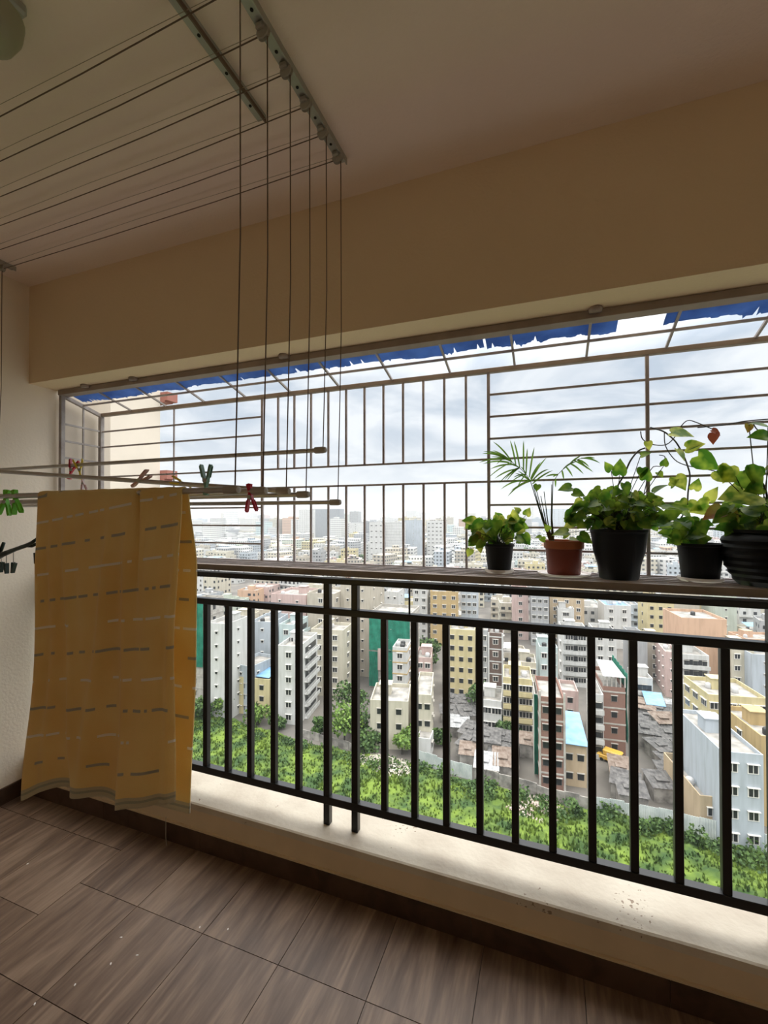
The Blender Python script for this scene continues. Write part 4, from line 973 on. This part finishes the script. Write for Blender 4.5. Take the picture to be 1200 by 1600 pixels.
for i in range(3400):
    px=rr.uniform(230,1260); D=300*(3600/300)**(rr.random()**.75); P_=fwd(px,D)
    sc_=1+min(D/900,1.6); wd_=rr.uniform(8,16)*sc_; dp=rr.uniform(9,16)*sc_; c=Vector((P_.x,P_.y))
    if any((c.x-a)**2+(c.y-b)**2<(wd_*.62+q_)**2 for a,b,q_ in occ): continue
    hmax=[7,10,13,13,16,19]; H=rr.choice(hmax)*(1 if D<700 else 1.15)
    if D>700 and rr.random()<.10: H=rr.uniform(28,48)
    if D>1500 and rr.random()<.05: H=rr.uniform(50,72)
    M=Matrix.Translation((c.x,c.y,0))@Matrix.Rotation(R(rr.choice([4,8,-12,20])),4,'Z'); nb0=len(g.f)
    g.box(-wd_/2,wd_/2,-dp/2,dp/2,-2,H,0,M); 
    if rr.random()<.6: g.box(-wd_*.2,wd_*.1,-dp*.1,dp*.3,H,H+2.6,0,M)
    c_=PAL[rr.choices(names_,[46,12,3,3,14,10,2,9,2,3])[0]]; v=rr.uniform(.85,1.1); tones+=[tuple(x*v for x in c_)]*(len(g.f)-nb0)
g.v=[(x,y,z) for x,y,z in g.v]
fc=g.build('distant_city',far_mat(),loc=(0,0,GZ)); at_=fc.data.attributes.new('tone','FLOAT_COLOR','FACE'); at_.data.foreach_set('color',[q for c in tones for q in (*c,1)])
tag(fc,'endless pale buildings fading into haze towards the horizon','city',None,'stuff')

# ---------------------------------------------------------------- ground, field, fence, trees, shanties
g=G(); g.box(-6000,6000,20,9000,-4,-.06); tag(g.build('city_ground',mat('street_dust',(.085,.078,.07),.95,col2=(.16,.145,.125),scale=.08),loc=(0,0,GZ)),kind='structure')
edge=[(60,1060),(200,1085),(300,1112),(385,1132),(440,1150),(500,1168),(560,1180),(640,1192),(700,1212),(780,1232),(850,1255),(960,1275),(1060,1300),(1200,1338),(1420,1410)]
EP=[atz(x,y,GZ) for x,y in edge]
def eY(X):
    if X<=EP[0].x: return EP[0].y
    for a,b in zip(EP[:-1],EP[1:]):
        if a.x<=X<=b.x: return a.y+(b.y-a.y)*(X-a.x)/(b.x-a.x)
    return EP[-1].y
m_grass=mat('field_grass',(.022,.055,.008),.9,col2=(.115,.175,.018),scale=.28,lo=.38,hi=.62,detail=9,trans=0)
g=G(); vs=[];fs=[]; X0,X1=EP[0].x,EP[-1].x; nx=330; ny=110
hts={}
def gh(x,y): return .45+.9*max(0,mnoise.noise(Vector((x*.16,y*.16,3)))+.25)+.45*mnoise.noise(Vector((x*.7,y*.7,8)))+.25*mnoise.noise(Vector((x*2.1,y*2.1,5)))
for j in range(ny+1):
    for i in range(nx+1):
        x=X0+(X1-X0)*i/nx; yb=eY(x); y=30+(yb-30)*j/ny; vs.append((x,y,gh(x,y)*(1 if j<ny else 0)))
m=nx+1
for j in range(ny):
    for i in range(nx): fs.append((j*m+i,j*m+i+1,(j+1)*m+i+1,(j+1)*m+i))
g.add(vs,fs); rr=random.Random(6)
for i in range(26000):
    x=rr.uniform(X0,X1); yb=eY(x); y=yb-(yb-36)*rr.random()**1.1
    if y>yb-1.0: continue
    z=gh(x,y); tall=.35+.9*max(0,mnoise.noise(Vector((x*.2,y*.2,30)))+.2)
    for k in range(3):
        a=rr.uniform(0,2*PI); dx,dy=math.cos(a)*.16,math.sin(a)*.16; lx,ly=rr.uniform(-.4,.4)*tall,rr.uniform(-.4,.4)*tall
        g.add([(x-dx,y-dy,z-.1),(x+dx,y+dy,z-.1),(x+lx,y+ly,z+tall*rr.uniform(.6,1.1))],[(0,1,2)])
tag(g.build('field_grass',m_grass,loc=(0,0,GZ)),'bright green overgrown grass field below the balcony','grass',None,'stuff')
m_bush=[mat('dark_foliage',(.018,.045,.012),.8,col2=(.07,.13,.025),scale=.9,lo=.35,hi=.6),mat('fresh_foliage',(.04,.09,.012),.8,col2=(.15,.24,.04),scale=.9,lo=.35,hi=.6)]
def crown(g,cx_,cy_,cz_,rx,ry,rz,n,rr,ls):
    blobs=[(rr.uniform(-.5,.5)*rx,rr.uniform(-.5,.5)*ry,rr.uniform(-.45,.5)*rz,rr.uniform(.35,.6)) for _ in range(7)]
    for i in range(n):
        bx,by,bz,bs=rr.choice(blobs); v=rvec(rr)
        if v.length<.2: continue
        v=v.normalized()*(rr.random()**.25); p=Vector((cx_+bx+v.x*rx*bs,cy_+by+v.y*ry*bs,cz_+bz+v.z*rz*bs)); a=rvec(rr).normalized()*ls; b=a.cross(rvec(rr)).normalized()*ls
        g.add([p-a-b,p+a-b*.6,p+a*.8+b,p-a*.7+b],[(0,1,2,3)])
def tree(px,py,h,w_,label,mi,cat='tree',group=None,seed=0,trunk=True,n=420,ls=.28):
    P_=atz(px,py,GZ); rr=random.Random(seed+int(px)); e=empty('leafy_tree' if trunk else 'wild_shrub',P_); tag(e,label,cat,group)
    g=G(); crown(g,0,0,h*.52 if trunk else h*.45,w_*.6,w_*.6,h*(.5 if trunk else .5),int(n*(1.7 if trunk else 1)),rr,ls); g.build('foliage',m_bush[mi],e)
    if trunk:
        g=G(); g.tube([(0,0,-.5),(.1,0,h*.3),(.2,.1,h*.6)],[.22,.16,.08],7); g.tube([(.1,0,h*.3),(w_*.2,.1,h*.55)],[.1,.05],6); g.tube([(.1,0,h*.3),(-w_*.22,-.1,h*.58)],[.1,.05],6); g.build('trunk',m_vine,e)
    return e
tree(316,1128,7,7,'dark bushy tree at the field edge just right of the towel',0)
tree(345,1122,6,6,'olive tree in front of the tall narrow white block',1)
tree(404,1132,6,6,'round green tree in front of the small yellow house',1)
tree(434,1140,4,4.5,'small tree at the corner of the white five-storey block',0)
tree(538,1162,9,8,'full green tree between the two thick railing posts',1)
tree(500,1150,5,5,'scrubby tree in the brown empty plot beside the white corner block',0)
tree(556,1150,7,7,'dark tree just right of the right-hand thick railing post',0)
tree(548,1120,9,7,'darker tree behind the full green tree, left of the net',0)
tree(668,1040,9,14,'large dark tree crown right of the big green net',0,n=700,ls=.35)
tree(738,1112,8,7,'bushy tree at the foot of the pale yellow block',0)
tree(628,1178,5.5,6,'leafy tree in front of the blank-sided cream house',1)
tree(575,1175,4.5,6,'straggly dark tree left of the cream house',0)
tree(690,1165,4,4,'dry brownish tree behind the fence below the stepped house',0)
tree(800,1150,4.5,6,'dark tree under the balconied yellow block',0)
rr=random.Random(77)
for i in range(26):
    px=300+i*36+rr.uniform(-10,10); k=None
    x=min(max(px,70),1410); 
    for a,b in zip(edge[:-1],edge[1:]):
        if a[0]<=x<=b[0]: y=a[1]+(b[1]-a[1])*(x-a[0])/(b[0]-a[0])
    tree(px,y+rr.uniform(9,18),rr.uniform(1.6,3.2),rr.uniform(3.5,6.5),'dark shrub growing along the far edge of the grass field',0,'shrub','shrubs along the field edge',seed=i,trunk=False,n=240,ls=.2)
for i,(px,D,h,w_) in enumerate(((500,520,14,40),(505,430,12,26),(550,480,11,36),(562,420,10,24),(712,470,12,34),(730,520,12,30),(480,700,14,50),(610,640,12,40),(745,640,12,60),(830,560,11,40),(905,520,10,40),(1015,600,12,60),(360,560,10,34),(430,640,12,50),(690,900,14,90),(860,900,14,90),(1100,700,12,70),(320,800,12,70))):
    d=fwd(px,D); rr=random.Random(i); g=G(); crown(g,0,0,h*.45,w_/2,w_/3,h*.55,420,rr,.9+D/900)
    tag(g.build('distant_trees' if False else 'distant_tree_clump',m_bush[0],loc=(d.x,d.y,GZ)),'dark tree clump between the hazy buildings below the skyline','tree clump','distant tree clumps')
# fence
def wall_strip(name,pts,h,m,label,cat,corr=False):
    e=empty(name,atz(*pts[0],GZ)); tag(e,label,cat); o0=Vector(e.location); W_=[atz(x,y,GZ)-o0 for x,y in pts]
    for a,b in zip(W_[:-1],W_[1:]):
        L_=(b-a).length; n=max(1,int(L_/2.2)); d=(b-a).normalized(); nn=Vector((-d.y,d.x,0))
        for i in range(n):
            g=G(); s=a+d*(L_*i/n); hh=h*(1+.06*math.sin(i*2.3)); kk=16; vs=[]
            for k in range(kk+1):
                p_=s+d*((L_/n-.06)*k/kk)+nn*((.06 if k%2 else -.06) if corr else 0); vs+=[(p_.x,p_.y,-.5),(p_.x,p_.y,hh)]
            g.add(vs,[(2*k,2*k+2,2*k+3,2*k+1) for k in range(kk)]); o=g.build('panel',m,e); md=o.modifiers.new('s','SOLIDIFY'); md.thickness=.05 if corr else .18
m_fence=mat('white_corrugated_sheet',(.40,.44,.43),.5,col2=(.55,.58,.56),scale=.6)
m_grime=mat('grimy_concrete',(.13,.12,.11),.9,col2=(.33,.31,.28),scale=.7)
wall_strip('corrugated_fence',[(652,1192),(700,1208),(738,1219)],2.6,m_fence,'pale corrugated fence below the stepped cream house','fence',True)
wall_strip('corrugated_fence',[(930,1272),(1000,1285),(1060,1298),(1128,1316)],2.9,m_fence,'white corrugated fence along the field at the lower right','fence',True)
wall_strip('corrugated_fence',[(1166,1326),(1240,1348)],3.0,m_fence,'last white corrugated fence panels at the far right edge','fence',True)
wall_strip('masonry_fence',[(740,1219),(800,1233),(860,1254),(930,1270)],2.4,m_grime,'grimy grey compound wall along the middle of the field edge','wall')
wall_strip('masonry_fence',[(470,1150),(515,1163),(560,1176)],1.6,m_grime,'low brown wall of the empty plot beside the white corner block','wall')
# rubble
for (px,py,r_,seed,lab) in ((612,1206,5.5,1,'heap of white and grey rubble in the grass below the cream house'),(840,1268,4.6,2,'heap of brick rubble at the field edge below the bare brick building'),(588,1192,3.5,3,'scattered pale debris at the left end of the rubble heap')):
    P_=atz(px,py,GZ); rr=random.Random(seed); g=G()
    for i in range(520):
        a=rr.uniform(0,2*PI); q_=rr.random()**.6*r_; s=rr.uniform(.06,.22); z=.9*(1-q_/r_)+.35
        M=Matrix.Translation((math.cos(a)*q_*1.2,math.sin(a)*q_*.8,z))@Matrix.Rotation(rr.uniform(0,3),4,Vector((rr.random(),rr.random(),1)).normalized()); g.cbox(0,0,0,s*2,s*1.3,s,0 if rr.random()<.6 else 1,M)
    tag(g.build('rubble_heap',[MT['beige_plaster'],MT['pink_plaster'] if seed==2 else m_conc],loc=P_),lab,'rubble',None,'stuff')
# litter in the grass
# shanty roofs
m_tin=[mat('dark_tin_roof',(.04,.038,.038),.7,col2=(.12,.115,.11),scale=1.2),mat('rusty_tin_roof',(.11,.075,.055),.8,col2=(.2,.16,.13),scale=1.2),mat('pale_tin_roof',(.20,.205,.21),.6,col2=(.34,.34,.34),scale=1.2)]
rr=random.Random(19); sh=0
zones=[(1000,1052,1108,1205,26),(930,990,1190,1262,16),(1000,1075,1215,1278,16),(700,742,1108,1196,12),(745,800,1160,1215,9),(806,832,1175,1215,4),(1068,1092,1150,1215,6),(885,930,1232,1256,4)]
sp_occ=[]
for (a,b,c,d,n) in zones:
    k=0;tr_=0
    while k<n and tr_<400:
        tr_+=1; px=rr.uniform(a,b); py=rr.uniform(c,d); P_=atz(px,py,GZ)
        if any((P_.x-x)**2+(P_.y-y)**2<14 for x,y in sp_occ) or any((P_.x-x)**2+(P_.y-y)**2<(q_*.8+1.5)**2 for x,y,q_,*_ in CURFP): continue
        sp_occ.append((P_.x,P_.y)); k+=1; w_=rr.uniform(3.5,5.5); dp=rr.uniform(3.5,6); h=rr.uniform(2.2,3.4)
        e=empty('shanty_hut',P_,R(rr.uniform(-20,25))); mi=rr.choices([0,1,2],[7,3,.5])[0]
        tag(e,'low hut with a %s sheet roof in the shanty rows behind the fence'%['dark','rusty brown','pale'][mi],'hut','huts with %s roofs'%['dark','rusty brown','pale'][mi])
        g=G(); g.box(-w_/2,w_/2,-dp/2,dp/2,-1,h); g.build('walls',m_grime,e)
        g=G(); vs=[]; kk=18; sl=rr.uniform(.2,.7)
        for i in range(kk+1):
            x=-w_/2-.3+(w_+.6)*i/kk; zc=.06 if i%2 else 0; vs+=[(x,-dp/2-.4,h+.05+zc),(x,dp/2+.4,h+sl+.05+zc)]
        g.add(vs,[(2*i,2*i+2,2*i+3,2*i+1) for i in range(kk)]); g.box(-w_*.3,w_*.1,-dp*.2,dp*.1,h+sl*.5+.1,h+sl*.5+.3) ; g.build('sheet_roof',m_tin[mi],e)
# blue sheet over huts by the street
P_=atz(1022,1118,GZ); g=G(); g.add([(-2.2,-3,3.7),(2.0,-3,3.7),(2.4,4,4.5),(-2,4,4.5)],[(0,1,2,3)]); o=g.build('tarpaulin',m_bsheet,loc=P_); md=o.modifiers.new('s','SOLIDIFY'); md.thickness=.1
tag(o,'light blue tarpaulin over the shanty roofs beside the street','tarp')
# vehicles
def car(px,py,rot,L_,wd_,h,m,label,cat):
    e=empty(cat,atz(px,py,GZ),R(rot)); tag(e,label,cat); g=G(); g.bbox(-L_/2,L_/2,-wd_/2,wd_/2,.35,.35+h*.45,.12)
    g.bbox(-L_*.3,L_*.38,-wd_*.44,wd_*.44,.35+h*.45,.35+h,.18); g.build('body',m,e)
    g=G(); g.box(-L_*.31,L_*.39,-wd_*.40,wd_*.40,.35+h*.52,.35+h*.85); g.build('windows',m_wdk,e)
    for sx in (-1,1):
        for sy in (-1,1): g=G(); g.lathe([(0,-.1),(.33,-.1),(.33,.1),(0,.1)],14,M=Matrix.Translation((sx*L_*.32,sy*wd_*.46,.33))@Matrix.Rotation(R(90),4,'X')); g.build('wheel',m_pot,e)
car(708,1096,-14,4.6,1.9,1.6,m_tank,'white car parked at the foot of the pale yellow block','car')
car(956,1190,-24,5.2,2.1,2.0,mat('yellow_vehicle_paint',(.55,.33,.05),.4),'yellow lorry parked in front of the netted brick building','lorry')
# ---------------------------------------------------------------- haze over the city
g=G(); g.box(-5000,5000,45,8000,-3,95); hz_=g.build('haze',None,loc=(0,0,GZ)); tag(hz_,'pale haze lying over the city','haze',None,'stuff')
hm=bpy.data.materials.new('city_haze'); hm.use_nodes=True; t_=hm.node_tree; t_.nodes.clear(); o_=t_.nodes.new('ShaderNodeOutputMaterial'); vsn=t_.nodes.new('ShaderNodeVolumeScatter')
vsn.inputs['Color'].default_value=(.62,.67,.73,1); vsn.inputs['Density'].default_value=.00030; vsn.inputs['Anisotropy'].default_value=0; t_.links.new(vsn.outputs[0],o_.inputs['Volume'])
hz_.data.materials.clear(); hz_.data.materials.append(hm)
